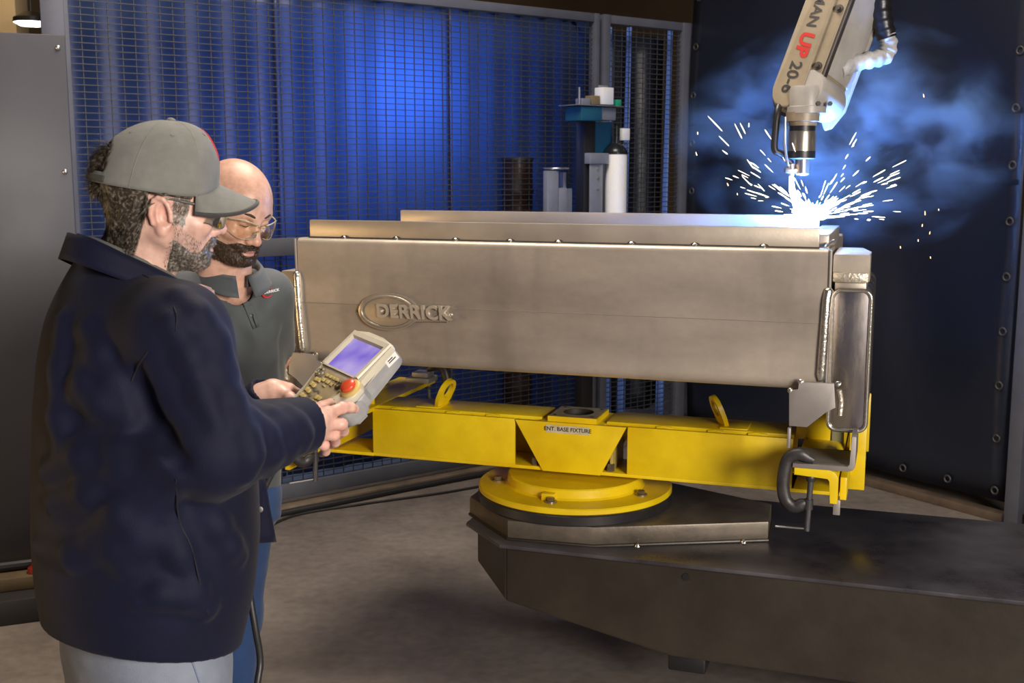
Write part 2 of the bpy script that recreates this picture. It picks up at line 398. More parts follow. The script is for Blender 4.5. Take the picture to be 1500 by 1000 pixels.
# ------------------------------------------------------------------ dark curtain wall on the right
K1 = atZ(1480, 765, 0); K0 = FO + FD * (U3 + .02)
CD = (K1 - K0).normalized(); CN = Vector((-CD.y, CD.x, 0)); CL = (K1 - K0).length
CM = basis(CD, CN, (0, 0, 1), K0)
big = curtain('dark_weld_curtain', CM, .05, CL - .04, .09, 3.6, CURT_D, .9, .006, 'big dark navy vinyl curtain with eyelets hanging behind the robot', 'curtain', seed=4, drape=.035)
rt = big
def ring(M, r, rr, n=14, k=6):
    bm = new_bm()
    c = [bm.verts.new(M @ Vector(((r + rr * math.cos(2 * math.pi * j / k)) * math.cos(2 * math.pi * i / n), (r + rr * math.cos(2 * math.pi * j / k)) * math.sin(2 * math.pi * i / n), rr * math.sin(2 * math.pi * j / k)))) for i in range(n) for j in range(k)]
    for i in range(n):
        for j in range(k): bm.faces.new((c[i * k + j], c[((i + 1) % n) * k + j], c[((i + 1) % n) * k + (j + 1) % k], c[i * k + (j + 1) % k]))
    return bm
GRM = basis((1, 0, 0), (0, 0, 1), (0, -1, 0), (0, 0, 0))
gm = ring(GRM, .018, .006); gme = bpy.data.meshes.new('eyelet'); gm.to_mesh(gme); gm.free(); gme.materials.append(IRON); gme.shade_smooth()
def ceval(u, z, seed=4):
    rnd = random.Random(seed); ph = [rnd.uniform(0, 6.28) for _ in range(6)]
    y = .006 * math.sin(2 * math.pi * u / .9 + .9 * math.sin(u * 3.1 + ph[0]) + .25 * math.sin(z * 2 + ph[1]))
    return y + .035 * (.5 * math.sin(u * 2.3 + z * 1.1 + ph[2]) + .35 * math.sin(u * 5.1 - z * 1.9 + ph[3]) + .2 * math.sin(u * 9 + z * 4.2 + ph[4]))
pos = [(CL - .10, .14 + .27 * i) for i in range(10)] + [(CL - .10 - .27 * i, .14) for i in range(1, 8)] + [(.1, .4 + .3 * i) for i in range(9)]
for u, z in pos:
    o = bpy.data.objects.new('eyelet', gme); link(o, rt); o.location = (u, ceval(u, z) - .006, z)
for z in (1.68, 2.02):   # horizontal seams
    v = []; f = []; n = 60
    for i in range(n + 1):
        u = .06 + (CL - .12) * i / n; y = ceval(u, z)
        v += [(u, y - .0045, z - .012), (u, y - .0065, z), (u, y - .0045, z + .012)]
    for i in range(n):
        for k in (0, 1): f.append((i * 3 + k, i * 3 + 3 + k, i * 3 + 4 + k, i * 3 + 1 + k))
    obj('seam', (v, [], f), CURT_D, rt, smooth=180)
bm = new_bm(); box(bm, (CL - .015, -.04, 0), (CL + .06, .04, 3.8), .004); o = obj('curtain_post', bm, FENCE); o.matrix_world = CM
tag(o, 'grey square post at the free edge of the dark curtain', 'post')
bm = new_bm(); box(bm, (.085, -.05, 0), (CL - .02, .02, .045), .004); o = obj('floor_angle', bm, mat('rusty_floor_trim', (.14, .10, .07), .55, .2, var=(.07, .05, .04), vscale=7)); o.matrix_world = CM
tag(o, 'brown steel floor angle under the dark curtain', 'floor trim')
t = thing('mesh_fence_panel', 'dark wire mesh fence panel past the post of the dark curtain', 'fence', CM @ Matrix.Translation((CL + .09, 0, 0)))
stuff(obj('wire_mesh', wires(0, 1.2, .06, 2.6), WIRE, t, smooth=0))
bm = new_bm(); box(bm, (0, -.02, .02), (1.2, .02, .07), .004); obj('bottom_rail', bm, FENCE, t)
bm = new_bm(); box(bm, (1.2, -.02, 0), (1.26, .02, 2.65), .004); obj('post', bm, FENCE, t)
bm = new_bm(); box(bm, (0, -.02, 2.6), (1.2, .02, 2.65), .004); obj('top_rail', bm, FENCE, t)

# ------------------------------------------------------------------ grey steel panel on the left
P1 = atZ(58, 858, .04); PZ = atY(95, 51, P1.y + .10).z
pd = Vector((math.cos(R(22)), math.sin(R(22)), 0)); pe = onplane(95, 51, P1, Vector((-pd.y, pd.x, 0)))
PM = basis(pd, (-pd.y, pd.x, 0), (0, 0, 1), Vector((pe.x, pe.y, 0))); PZ = pe.z
t = thing('guard_cabinet', 'grey steel guard panel with corner screws standing behind the capped man', 'guard', PM)
bm = new_bm(); box(bm, (-1.1, 0, .16), (0, .03, PZ), .004); obj('sheet', bm, PANEL, t)
scr = new_bm(); lathe(scr, [(0, -.008), (.006, -.007), (.011, -.002), (.011, .0)], basis((1, 0, 0), (0, 0, 1), (0, -1, 0), (0, 0, 0)) @ Matrix.Scale(-1, 4, (0, 0, 1)), 12)
sme = bpy.data.meshes.new('screw'); scr.to_mesh(sme); scr.free(); sme.materials.append(mat('bright_screw', (.6, .6, .62), .3, .9)); sme.shade_smooth()
for z in (PZ - .05, PZ - .53, PZ - 1.0, PZ - 1.5):
    for x in (-.028, -1.07):
        o = bpy.data.objects.new('screw', sme); link(o, t); o.location = (x, -.0, z)
bm = new_bm(); box(bm, (-1.1, -.30, 0), (.10, .05, .10), .006); obj('base_plinth', bm, mat('dark_plinth', (.02, .019, .018), .5), t)
bm = new_bm(); box(bm, (-1.1, -.20, .10), (.06, .04, .155), .006); obj('lower_rail', bm, mat('plinth_tan', (.16, .115, .06), .5, .2, var=(.1, .07, .04), vscale=6), t)
bm = new_bm(); tube(bm, [(-1.1, -.12, .175), (.05, -.10, .175)], .02, 10); obj('conduit', bm, BLK, t)
bm = new_bm(); lathe(bm, [(0, 0), (.035, 0), (.035, .02), (.02, .03), (.02, .045), (0, .05)], Matrix.Translation((-.22, -.16, .155)), 16); obj('red_knob', bm, mat('dark_red', (.2, .012, .01), .4), t)
bm = new_bm(); box(bm, (-.085, .10, 0), (.004, .18, 3.4), .004); o = obj('cell_post', bm, FENCE); o.matrix_world = PM
tag(o, 'tall grey square post behind edge of grey steel panel', 'post')

# ------------------------------------------------------------------ second weld cell glowing behind the blue curtain
gp = onplane(548, 138, FO + FN * .64, FN)
point('arc_in_next_cell', gp, 62, (.36, .58, 1), .10)
gp2 = onplane(300, 260, FO + FN * 1.04, FN)
point('arc_in_next_cell_low', gp2, 22, (.22, .44, 1), .12)

# dark brown column between mesh and curtain, torch service station, short pedestal, floor cables
def fpos(px, py, n): return onplane(px, py, FO + FN * n, FN)
q = fpos(758, 232, .145); qb = q.copy(); qb.z = 0
t = thing('brown_drum_column', 'dark brown ribbed cylinder column standing between mesh fence and blue curtain', 'column', Matrix.Translation(qb))
bm = new_bm(); pr = [(0, 0), (.090, 0)]
for i in range(9): z = .02 + i * (q.z - .04) / 9; pr += [(.090, z), (.095, z + .01), (.095, z + .03), (.090, z + .04)]
pr += [(.090, q.z), (.08, q.z + .006), (0, q.z + .006)]; lathe(bm, pr, n=28); obj('body', bm, mat('brown_drum', (.035, .017, .012), .4, .2, var=(.02, .01, .008), vscale=8), t)
bm = new_bm(); lathe(bm, [(.094, q.z - .012), (.096, q.z - .004), (.094, q.z + .008), (.07, q.z + .008)], n=28); obj('rim', bm, IRON, t)
# ================================================================== positioner arm with turntable
AB = lambda p, q, h: (p, q, h)           # plan polygon -> (a, b, z)
AZ = lambda p, q, h: (p, h, q)           # elevation polygon -> (a, b, z)
BZ = lambda p, q, h: (h, p, q)           # end-view polygon -> (a, b, z)
t = thing('positioner_arm', 'heavy dark steel positioner arm carrying the turntable and yellow fixture', 'positioner', TM())
plan = [(-.30, -.175), (-.138, -.347), (.405, -.347), (2.5, -.347), (2.5, .377), (.405, .377), (-.138, .377), (-.30, .205)]
zb = [.40, .340, .226, .20, .20, .226, .340, .40]
bm = new_bm(); top = [bm.verts.new((a, b, .528)) for a, b in plan]; bot = [bm.verts.new((a, b, z)) for (a, b), z in zip(plan, zb)]
bm.faces.new(top); n = len(plan)
for i in range(n): bm.faces.new((top[i], bot[i], bot[(i + 1) % n], top[(i + 1) % n]))
bm.faces.new((bot[0], bot[1], bot[6], bot[7])); bm.faces.new((bot[1], bot[2], bot[5], bot[6])); bm.faces.new((bot[2], bot[3], bot[4], bot[5]))
bmesh.ops.recalc_face_normals(bm, faces=bm.faces[:])
bmesh.ops.bevel(bm, geom=bm.edges[:], offset=.006, segments=2, affect='EDGES'); obj('arm_body', bm, BOOM, t)
bm = new_bm(); prism(bm, [(-.335, -.19), (-.150, -.374), (2.52, -.374), (2.52, .404), (-.150, .404), (-.335, .22)], AB, .528, .541, .003); obj('top_plate', bm, BOOMT, t)
bm = new_bm(); prism(bm, [(-.355, -.10), (-.14, -.318), (.146, -.300), (.672, -.060), (.660, .150), (.20, .345), (-.14, .355), (-.355, .13)], AB, .541, .606, .005); obj('raised_box', bm, BOXT, t)
bm = new_bm(); tube(bm, [(-.355, -.10, .543), (-.14, -.320, .543), (.146, -.302, .543), (.672, -.062, .543), (.664, .150, .543)], .006, 8); obj('weld_seam', bm, BOOM, t)
for a, b in ((.28, -.243), (.60, -.096)):
    bm = new_bm(); lathe(bm, [(0, .012), (.007, .008), (.009, 0)], Matrix.Translation((a, b - .012, .541)), 10); obj('weld_nub', bm, WELD, t)
bm = new_bm(); lathe(bm, [(0, -.003), (.012, -.003), (.012, .004)], Matrix.Translation((.455, -.347, .492)) @ Matrix.Rotation(R(90), 4, 'X'), 16); obj('drain_hole', bm, BLK, t)
bm = new_bm(); box(bm, (.40, -.33, .17), (.52, -.24, .232), .008); obj('underside_stop', bm, BLK, t)
bm = new_bm(); box(bm, (1.9, -.45, 0), (2.7, .48, .20), .01); obj('floor_base', bm, BOOM, t)
bm = new_bm(); lathe(bm, [(0, .606), (.325, .606), (.335, .609), (.337, .612), (.337, .640), (.332, .6445), (0, .6445)], n=96); obj('slewing_ring', bm, mat('dark_ring', (.045, .042, .045), .35, .4, var=(.03, .028, .03), vscale=10), t)

# ================================================================== yellow weld fixture on the turntable
t = thing('weld_fixture', 'bright yellow welded beam fixture bolted to the turntable', 'fixture', TM(0, 0, .6445)); Z0 = .6445
def part(name, bm, m, smooth=30, label=None, par=None):
    """mesh given in the positioner frame, child of the current thing t"""
    bmesh.ops.translate(bm, vec=(0, 0, -Z0), verts=bm.verts[:]); return obj(name, bm, m, par or t, smooth, label)
bm = new_bm(); lathe(bm, [(0, .6445), (.331, .6445), (.336, .648), (.336, .662), (.332, .666), (0, .666)], n=96); part('base_disc', bm, YEL)
bm = new_bm(); lathe(bm, [(0, .666), (.243, .666), (.236, .672), (.234, .698), (.230, .702), (0, .702)], n=80); part('hub_disc', bm, YEL)
bm = new_bm(); box(bm, (-.045, -.258, .665), (.0, -.222, .690), .003); part('key_block', bm, YEL)
bb = new_bm(); lathe(bb, [(0, 0), (.021, 0), (.021, .004), (.0, .004)], n=20)
lathe(bb, [(.0135, .004), (.0135, .014), (.012, .016), (0, .016)], n=6)
bbm = bpy.data.meshes.new('bolt'); bb.to_mesh(bbm); bb.free(); bbm.materials.append(BOLT)
for k in range(5):
    an = R(268 + 72 * k); o = bpy.data.objects.new('bolt', bbm); link(o, t); o.location = (.27 * math.cos(an), .27 * math.sin(an) * .98, .666 - Z0); o.rotation_euler.z = k
bF, bK, zT, zB = -.108, .092, .899, .737
for a0, a1 in ((-.722, -.186), (.208, .745)):
    bm = new_bm(); box(bm, (a0, bF, zB), (a1, bF + .012, zT), .0025); part('front_web', bm, YEL)
    bm = new_bm(); box(bm, (a0, bK - .012, zB), (a1, bK, zT), .0025); part('rear_web', bm, YEL)
for a0, a1 in ((-.715, -.10), (.128, .745)):
    bm = new_bm(); box(bm, (a0, bF + .035, zT - .008), (a1, bK + .004, zT + .006), .003); part('top_plate', bm, YEL)
bm = new_bm(); box(bm, (-.735, bF + .004, zB - .012), (.752, bK, zB), .002); part('bottom_plate', bm, YEL)
bm = new_bm(); prism(bm, [(-.184, zT - .001), (.206, zT - .001), (.118, zB - .011), (-.084, zB - .011)], AZ, bF - .006, bF + .008, .002); part('front_gusset', bm, YEL)
bm = new_bm(); prism(bm, [(-.184, zT - .001), (.206, zT - .001), (.118, zB - .011), (-.084, zB - .011)], AZ, bK - .008, bK + .006, .002); part('rear_gusset', bm, YEL)
bm = new_bm(); box(bm, (-.10, bF + .004, zT - .014), (.128, bK, zT - .002), .002); part('centre_plate', bm, YEL)
for a in (-.11, .15):
    bm = new_bm(); box(bm, (a - .005, bF + .02, zB), (a + .005, bK - .02, zT - .016), .001); part('inner_rib', bm, YEL_D)
for a in (-.118, .146):
    bm = new_bm(); lathe(bm, [(0, .026), (.013, .026), (.0145, .023), (.0145, 0)], Matrix.Translation((a, bF + .026, zB)), 6); part('inner_bolt', bm, BOLT)
for k, (a0, a1) in enumerate(((-.66, -.60), (-.45, -.40), (-.30, -.25), (.30, .35), (.47, .52), (.60, .66))):
    bm = new_bm(); tube(bm, [(a0, bF + .034, zT - .004), ((a0 + a1) / 2, bF + .032, zT + .0), (a1, bF + .034, zT - .004)], .007, 8); part('stitch_weld', bm, YEL)
# square adapter plate with a round hole
c0 = .014; hw = .086; bm = new_bm(); N = 48; o1 = []; i1 = []; o0 = []; i0 = []
for k in range(N):
    an = 2 * math.pi * k / N + math.pi / 4; cx, sx = math.cos(an), math.sin(an); m_ = hw / max(abs(cx), abs(sx))
    for lst, r_, z in ((o1, m_, zT + .016), (i1, .052, zT + .016), (o0, m_, zT - .002), (i0, .052, zT - .002)): lst.append(bm.verts.new((c0 + cx * r_, -.010 + sx * r_, z)))
for k in range(N):
    j = (k + 1) % N
    bm.faces.new((o1[k], o1[j], i1[j], i1[k])); bm.faces.new((i1[k], i1[j], i0[j], i0[k])); bm.faces.new((o0[k], o0[j], o1[j], o1[k]))
bmesh.ops.recalc_face_normals(bm, faces=bm.faces[:]); part('adapter_plate', bm, YEL)
bm = new_bm(); o1 = []; i1 = []
for k in range(N):
    an = 2 * math.pi * k / N + math.pi / 4; cx, sx = math.cos(an), math.sin(an); m_ = (hw - .004) / max(abs(cx), abs(sx))
    o1.append(bm.verts.new((c0 + cx * m_, -.010 + sx * m_, zT + .0175))); i1.append(bm.verts.new((c0 + cx * .053, -.010 + sx * .053, zT + .0175)))
for k in range(N): bm.faces.new((o1[k], o1[(k + 1) % N], i1[(k + 1) % N], i1[k]))
part('adapter_face', bm, mat('worn_adapter', (.40, .34, .23), .5, .1, var=(.24, .2, .13), vscale=25), label='bare worn steel face with a round hole')
bm = new_bm(); lathe(bm, [(0, 0), (.0513, 0), (.0513, .0195), (.0528, .0203), (.0528, 0)], Matrix.Translation((c0, -.010, zT - .002)), 40); part('hole_floor', bm, mat('dark_hole', (.02, .015, .01), .6))
for dx in (-.066, .066):
    for dy in (-.066, .066):
        bm = new_bm(); lathe(bm, [(0, .002), (.006, .002), (.006, 0)], Matrix.Translation((c0 + dx, -.01 + dy, zT + .017)), 12); part('screw_hole', bm, BLK)
# sticker with lettering
bm = new_bm(); box(bm, (-.072, bF - .0075, .862), (.080, bF - .006, .889)); st = part('sticker', bm, mat('sticker_paper', (.62, .56, .44), .6, 0, var=(.45, .38, .22), vscale=30), label='strip of white label tape with black capitals')
text_obj('lettering', 'ENT. BASE FIXTURE', .019, basis((1, 0, 0), (0, 0, 1), (0, -1, 0), (.004, bF - .0082, .8755 - Z0)), mat('ink', (.02, .02, .02), .6), st, bold=.0004)
# lifting lugs
def lug(a, lean, name='lifting_lug'):
    bm = new_bm(); N = 28; ou = []; inn = []; M = Matrix.Translation((a, -.012, zT + .005)) @ Matrix.Rotation(lean, 4, 'Y') @ Matrix.Rotation(R(26) if lean < 0 else R(-10), 4, 'Z')
    for th in (-.0075, .0075):
        o_ = []; i_ = []
        for k in range(N):
            an = 2 * math.pi * k / N; c, s = math.cos(an), math.sin(an)
            zz = .062 + .048 * s; yy = .044 * c
            if s < -.3: zz = max(-.006, .062 + .062 * s * 1.2); yy = .046 * (c if abs(c) > .01 else 0)
            o_.append(bm.verts.new(M @ Vector((th, yy, zz)))); i_.append(bm.verts.new(M @ Vector((th, .026 * c, .066 + .029 * s))))
        ou.append(o_); inn.append(i_)
    for k in range(N):
        j = (k + 1) % N
        bm.faces.new((ou[0][k], ou[0][j], inn[0][j], inn[0][k])); bm.faces.new((ou[1][j], ou[1][k], inn[1][k], inn[1][j]))
        bm.faces.new((ou[0][j], ou[0][k], ou[1][k], ou[1][j])); bm.faces.new((inn[0][k], inn[0][j], inn[1][j], inn[1][k]))
    bmesh.ops.recalc_face_normals(bm, faces=bm.faces[:]); part(name, bm, YEL)
lug(-.500, R(24)); lug(.515, R(-24))
for a in (-.53, .55):
    bm = new_bm(); box(bm, (a - .045, -.06, zT + .004), (a + .045, .05, zT + .010), .002); part('lug_pad', bm, YEL)
# cross arms of bent angle, one at each end
for s in (-1, 1):
    o_ = .012
    def X(a): return s * a + (o_ if s > 0 else -.0)
    lo, hi = sorted((X(.775), X(.893))); zt = .893 if s > 0 else .889
    bm = new_bm(); e = [(.765, zt), (.865, zt), (.878, zt - .006), (.888, zt - .02), (.888, .795), (.866, .795), (.866, zt - .032), (.86, zt - .024), (.765, zt - .022)]
    if s < 0: e = [(.715, zt + .016), (.872, zt + .016), (.884, zt + .01), (.888, zt - .004), (.888, .745), (.872, .745), (.872, zt - .004), (.866, zt + .002), (.715, zt + .002)]
    prism(bm, [(X(p), q) for p, q in e], lambda p, q, h: (p, h, q), -.445, .47, .002); part('cross_arm', bm, YEL, 40)
    bm = new_bm(); lo, hi = sorted((X(.893), X(.912))); box(bm, (lo, -.415, .80 if s > 0 else .76), (hi, .46, .868), .003); part('arm_stiffener', bm, YEL)
    for b in (-.12, .40):
        lo, hi = sorted((X(.905), X(.955))); bm = new_bm(); box(bm, (lo, b - .006, .755), (hi, b + .006, .965), .003); part('arm_gusset', bm, YEL)
    bm = new_bm(); lo, hi = sorted((X(.735), X(.845))); prism(bm, [(X(.738), .89), (X(.845), .89), (X(.845), 1.0), (X(.838), 1.012), (X(.76), 1.012), (X(.755), 1.03), (X(.738), 1.03)], AZ, -.062, -.050, .002); part('locating_plate', bm, YEL)
    bm = new_bm(); lo, hi = sorted((X(.848), X(.885))); box(bm, (lo, -.07, .889), (hi, -.055, .987), .002); part('shim_plate', bm, mat('olive_shim', (.22, .22, .13), .5))
    bm = new_bm(); lo, hi = sorted((X(.72), X(.90))); box(bm, (lo, bF, zB - .012), (hi, bK, zB), .002); part('end_bottom_plate', bm, YEL)
bm = new_bm(); box(bm, (.888, -.42, .755), (.908, -.405, .80), .002); part('shim_tail', bm, STEEL_D)

# ================================================================== steel trough
t = thing('steel_trough', 'long bare steel trough weldment with raised maker badge on its front', 'weldment', TM(0, 0, 1.0)); Z0 = 1.0
def arc(cx, cz, r, a0, a1, n=6): return [(cx + r * math.cos(R(a0 + (a1 - a0) * i / n)), cz + r * math.sin(R(a0 + (a1 - a0) * i / n))) for i in range(n + 1)]
fr = [(-.365, 1.5225)] + arc(-.402, 1.5045, .018, 90, 180) + [(-.42, 1.315), (-.4195, 1.308), (-.406, 1.16)] + arc(-.371, 1.147, .035, 180, 270)
bk = [(-p, q) for p, q in fr[::-1]]
outer = fr + bk
def offs(pts, d):
    out = []
    for i, (x, y) in enumerate(pts):
        x0, y0 = pts[max(i - 1, 0)]; x1, y1 = pts[min(i + 1, len(pts) - 1)]; l = math.hypot(x1 - x0, y1 - y0) or 1
        out.append((x - (y1 - y0) / l * d * -1 * -1, y + (x1 - x0) / l * d))
    return out
inner = offs(outer, .012)
a0, a1 = -.832, .846
bm = new_bm(); prism(bm, outer + inner[::-1], BZ, a0, a1); part('shell', bm, TROUGH, 35)
for a in (a0 - .002, a1 - .010):
    bm = new_bm(); prism(bm, [(p * .985, q - .004 if q > 1.3 else q + .004) for p, q in outer], BZ, a, a + .012); part('end_plate', bm, STEEL, 35)
bm = new_bm(); box(bm, (-.798, -.396, 1.5235), (.818, -.381, 1.581), .0025); fl = part('front_flange', bm, STEEL_B)
bm = new_bm(); box(bm, (-.82, .381, 1.5235), (.768, .396, 1.585), .0025); part('rear_flange', bm, STEEL_B)
bm = new_bm(); tube(bm, [(-.80, -.397, 1.524), (.82, -.397, 1.524)], .0032, 6); part('gap_shade_line', bm, mat('gap_shade_scorch', (.03, .025, .02), .6))  # dark tube paints the shade in the gap below the flange
for px in (504, 580, 667, 747, 818, 925, 1018, 1119):
    q = onplane(px, 350, T(0, -.4, 0), TB); a = (q - TO).dot(TA)
    bm = new_bm(); lathe(bm, [(0, .008), (.006, .006), (.009, 0)], Matrix.Translation((a, -.399, 1.524)) @ Matrix.Rotation(R(60), 4, 'X'), 10); tk = part('tack_weld', bm, WELD)
    bm = new_bm(); lathe(bm, [(0, .004), (.012, .003), (.016, 0)], Matrix.Translation((a, -.398, 1.523)) @ Matrix.Rotation(R(60), 4, 'X'), 12); part('tack_scorch', bm, MATS['gap_shade_scorch'])
bm = new_bm(); box(bm, (.78, -.30, 1.50), (.84, .30, 1.556), .004); part('end_rib', bm, STEEL_B)
bm = new_bm(); tube(bm, smooth_path([(.835, -.38, 1.525), (.838, -.3, 1.53), (.846, -.15, 1.53)]), .006, 6); part('weld_bead', bm, WELD)
for s in (-1, 1):
    S = (lambda a: a) if s > 0 else (lambda a: -a + .014)
    def bx_(name, lo, hi, m, bev=.003, **k):
        l, h = sorted((S(lo[0]), S(hi[0]))); bm = new_bm(); box(bm, (l, lo[1], lo[2]), (h, hi[1], hi[2]), bev); return part(name, bm, m, **k)
    dz = 0 if s > 0 else -.098      # the far end's block sits lower
    # corner block with a chamfered outer end
    bm = new_bm(); prism(bm, [(S(.856), -.33), (S(.958), -.33), (S(.958), -.20), (S(.93), -.02), (S(.856), -.02)], AB, 1.425 + dz, 1.503 + dz, .003); part('corner_block', bm, STEEL_B)
    bx_('block_weld', (.856, -.338, 1.422 + dz), (.955, -.325, 1.452 + dz), mat('weld_band', (.62, .57, .47), .38, .8, bump=.6, bscale=120), .005)
    bx_('neck_plate', (.862, -.322, 1.392 + dz), (.95, -.06, 1.425 + dz), STEEL, .004)
    # pressed end pan: rounded slab with a rolled rim
    cx, cz, w, h = (.857 + .967) / 2, (.985 + 1.402 + dz) / 2, .108, .415 + dz
    bm = new_bm(); prism(bm, [(S(cx + p), cz + q) for p, q in rrect(w, h, .024)], AZ, -.325, .32, .008, 3); part('end_pan', bm, HEAT, 50)
    bm = new_bm(); pth = [(S(cx + p * .99), -.326, cz + q * .995) for p, q in rrect(w, h, .024)]; tube(bm, pth + [pth[0]], .0065, 8, False); part('rolled_rim', bm, mat('polished_rim', (.72, .68, .60), .22, .9, bump=.25, bscale=90), 60)
    # bright corner bead down the trough end
    bm = new_bm(); tube(bm, smooth_path([(S(.852), -.416, 1.415), (S(.847), -.424, 1.37), (S(.843), -.420, 1.25), (S(.839), -.410, 1.145)]), [.005] + [.013] * 17 + [.008], 12); part('corner_bead', bm, WELD, 60)
    bm = new_bm(); tube(bm, [(S(.853), -.40, 1.13), (S(.853), -.42, 1.52)], .005, 8); part('edge_weld', bm, STEEL_D, 60)
    # foot bracket plate
    pl = []
    for px, py in ((1170, 559), (1222, 561), (1224, 597), (1209, 603), (1183, 625), (1156, 623), (1156, 571), (1170, 571)):
        q = onplane(px, py, T(0, -.43, 0), TB); pl.append((S((q - TO).dot(TA)), q.z))
    bm = new_bm(); prism(bm, pl, AZ, -.436, -.424, .0015); part('foot_bracket', bm, STEEL_D)
    bx_('foot_web', (.80, -.424, 1.03), (.812, -.20, 1.12), STEEL_D)
    for p_ in ((.757, -.436, 1.115), (.785, -.436, 1.142), (.888, -.436, 1.142)):
        bm = new_bm(); lathe(bm, [(0, .010), (.007, .006), (.009, 0)], Matrix.Translation((S(p_[0]), p_[1] + .008, p_[2])) @ Matrix.Rotation(R(70), 4, 'X'), 10); part('tack_weld', bm, WELD)
    bm = new_bm(); tube(bm, smooth_path([(S(.892), -.425, 1.125), (S(.898), -.42, 1.09), (S(.896), -.42, 1.05)]), .008, 8); part('bracket_weld', bm, mat('weld_band', (.6, .6, .6)))
    zs = 0 if s > 0 else .0115      # the far strap lies on the higher cross arm
    # bent foot strap: shelf, upturn and hanger
    bm = new_bm(); e = [(.772, .893), (.925, .893), (.938, .897), (.945, .908), (.945, .995), (.931, .995), (.931, .913), (.925, .906), (.772, .906)]
    prism(bm, [(S(p), q + zs) for p, q in e], AZ, -.445, -.24, .0015); part('foot_strap', bm, STEEL_D, 40)
    bx_('hanger_rod', (.752, -.43, .944), (.762, -.41, 1.005), STEEL_D)
bm = new_bm(); tube(bm, [(-.832, -.4193, 1.3115), (.846, -.4193, 1.3115)], .0014, 6); part('bend_line', bm, mat('bend_mark', (.30, .26, .22), .5, .5))
# raised maker badge: plate outline = ellipse joined to a bar
bp = -.4215
ecx, ecz, ea, eb = -.506, 1.2935, .105, .060
tilt = -.004
out = []
for k in range(41):
    an = R(24 + (360 - 48) * k / 40); out.append((ecx + ea * math.cos(an), ecz + eb * math.sin(an)))
out = out + [(-.302, ecz - .026), (-.296, ecz - .006), (-.302, ecz + .028)]
bm = new_bm(); prism(bm, out, AZ, bp - .012, bp + .004, .003); bd = part('badge', bm, mat('badge_steel', (.46, .40, .33), .36, .6, var=(.40, .345, .285), vscale=12, bump=.05), 40, label='raised oval steel badge with cast lettering')  # plate toned down slightly, painting shade around the raised letters
bm = new_bm(); pth = []
for k in range(41):
    an = R(30 + 300 * k / 40); pth.append((ecx + (ea - .013) * math.cos(an), bp - .013, ecz + (eb - .010) * math.sin(an) - (0)))
bmesh.ops.translate(bm, vec=(0, 0, 0), verts=[]); tube(bm, [(p[0], p[1], p[2] - Z0) for p in pth], .0052, 8); obj('oval_rim', bm, MATS['badge_steel'], bd, 60)
text_obj('lettering', 'DERRICK', .060, basis((1, 0, 0), (-.10, 0, 1), (0, -1, 0), (-.415, bp - .0145, ecz + .002 - Z0)), mat('letter_steel_lit', (.66, .58, .48), .34, .6), bd, depth=.009, bold=.0016, space=1.05)  # letters paler than the plate, light on raised lettering painted in
for a, z in ((-.612, ecz - .002), (-.293, ecz - .002)):
    bm = new_bm(); lathe(bm, [(0, .008), (.005, .006), (.008, 0)], Matrix.Translation((a, bp - .002, z)) @ Matrix.Rotation(R(90), 4, 'X'), 10); part('badge_tack', bm, WELD if a > -.5 else MATS['gap_shade_scorch'])

# ================================================================== C-clamps
def clamp(M, lab, grip):
    """origin z sits .011 below the clamped top face; grip = clamped thickness"""
    t = thing('c_clamp', lab, 'clamp', M, None)
    path = smooth_path([(.062, 0, .020), (.045, 0, .026), (.018, 0, .036), (-.010, 0, .020), (-.020, 0, -.02), (-.022, 0, -.065), (-.012, 0, -.105), (.012, 0, -.122), (.036, 0, -.110), (.052, 0, -.104)])
    rr = [.009 + .010 * min(1, i / 10, (len(path) - 1 - i) / 8) for i in range(len(path))]
    bm = new_bm(); tube(bm, path, rr, 10)
    for v in bm.verts: v.co.y *= .75
    obj('frame', bm, IRON, t, 60)
    bm = new_bm(); tube(bm, [(.056, 0, .004 - grip), (.050, 0, -.19)], .0085, 10); obj('screw', bm, mat('screw_steel', (.10, .10, .11), .4, .6, bump=.5, bscale=300, stretch=(1, 1, 4)), t, 60)
    bm = new_bm(); lathe(bm, [(0, 0), (.013, 0), (.015, -.006), (.012, -.018), (0, -.02)], Matrix.Translation((.056, 0, .012 - grip)), 14); obj('swivel_pad', bm, IRON, t)
    bm = new_bm(); lathe(bm, [(0, 0), (.013, 0), (.013, -.03), (0, -.03)], Matrix.Translation((.052, 0, -.095)), 12); obj('threaded_boss', bm, IRON, t)
    bm = new_bm(); tube(bm, [(-.040, 0, -.186), (.056, 0, -.184)], .003, 8); obj('tommy_bar', bm, mat('bright_bar', (.6, .6, .62), .3, .9), t, 60)
    return t
clamp(TM(.768, -.432, .8945), 'black C-clamp gripping the foot strap beside the end pan under robot', .035)
clamp(TM(-.812, -.475, .9048) @ Matrix.Rotation(R(50), 4, 'Z'), 'black C-clamp on the cross arm end just below the man\'s hands', .0265)
clamp(TM(-.668, .42, .9328) @ Matrix.Rotation(R(180), 4, 'Z'), 'black C-clamp on the rear end of cross arm behind the pendant', .054)
bm = new_bm(); box(bm, (-.80, .36, .9045), (-.70, .46, .925), .003); box(bm, (-.78, .38, .925), (-.712, .45, .945), .003)
o = obj('clamp_pad', bm, STEEL_D); o.matrix_world = TM(); tag(o, 'stack of small steel packers on the yellow cross arm', 'packer')

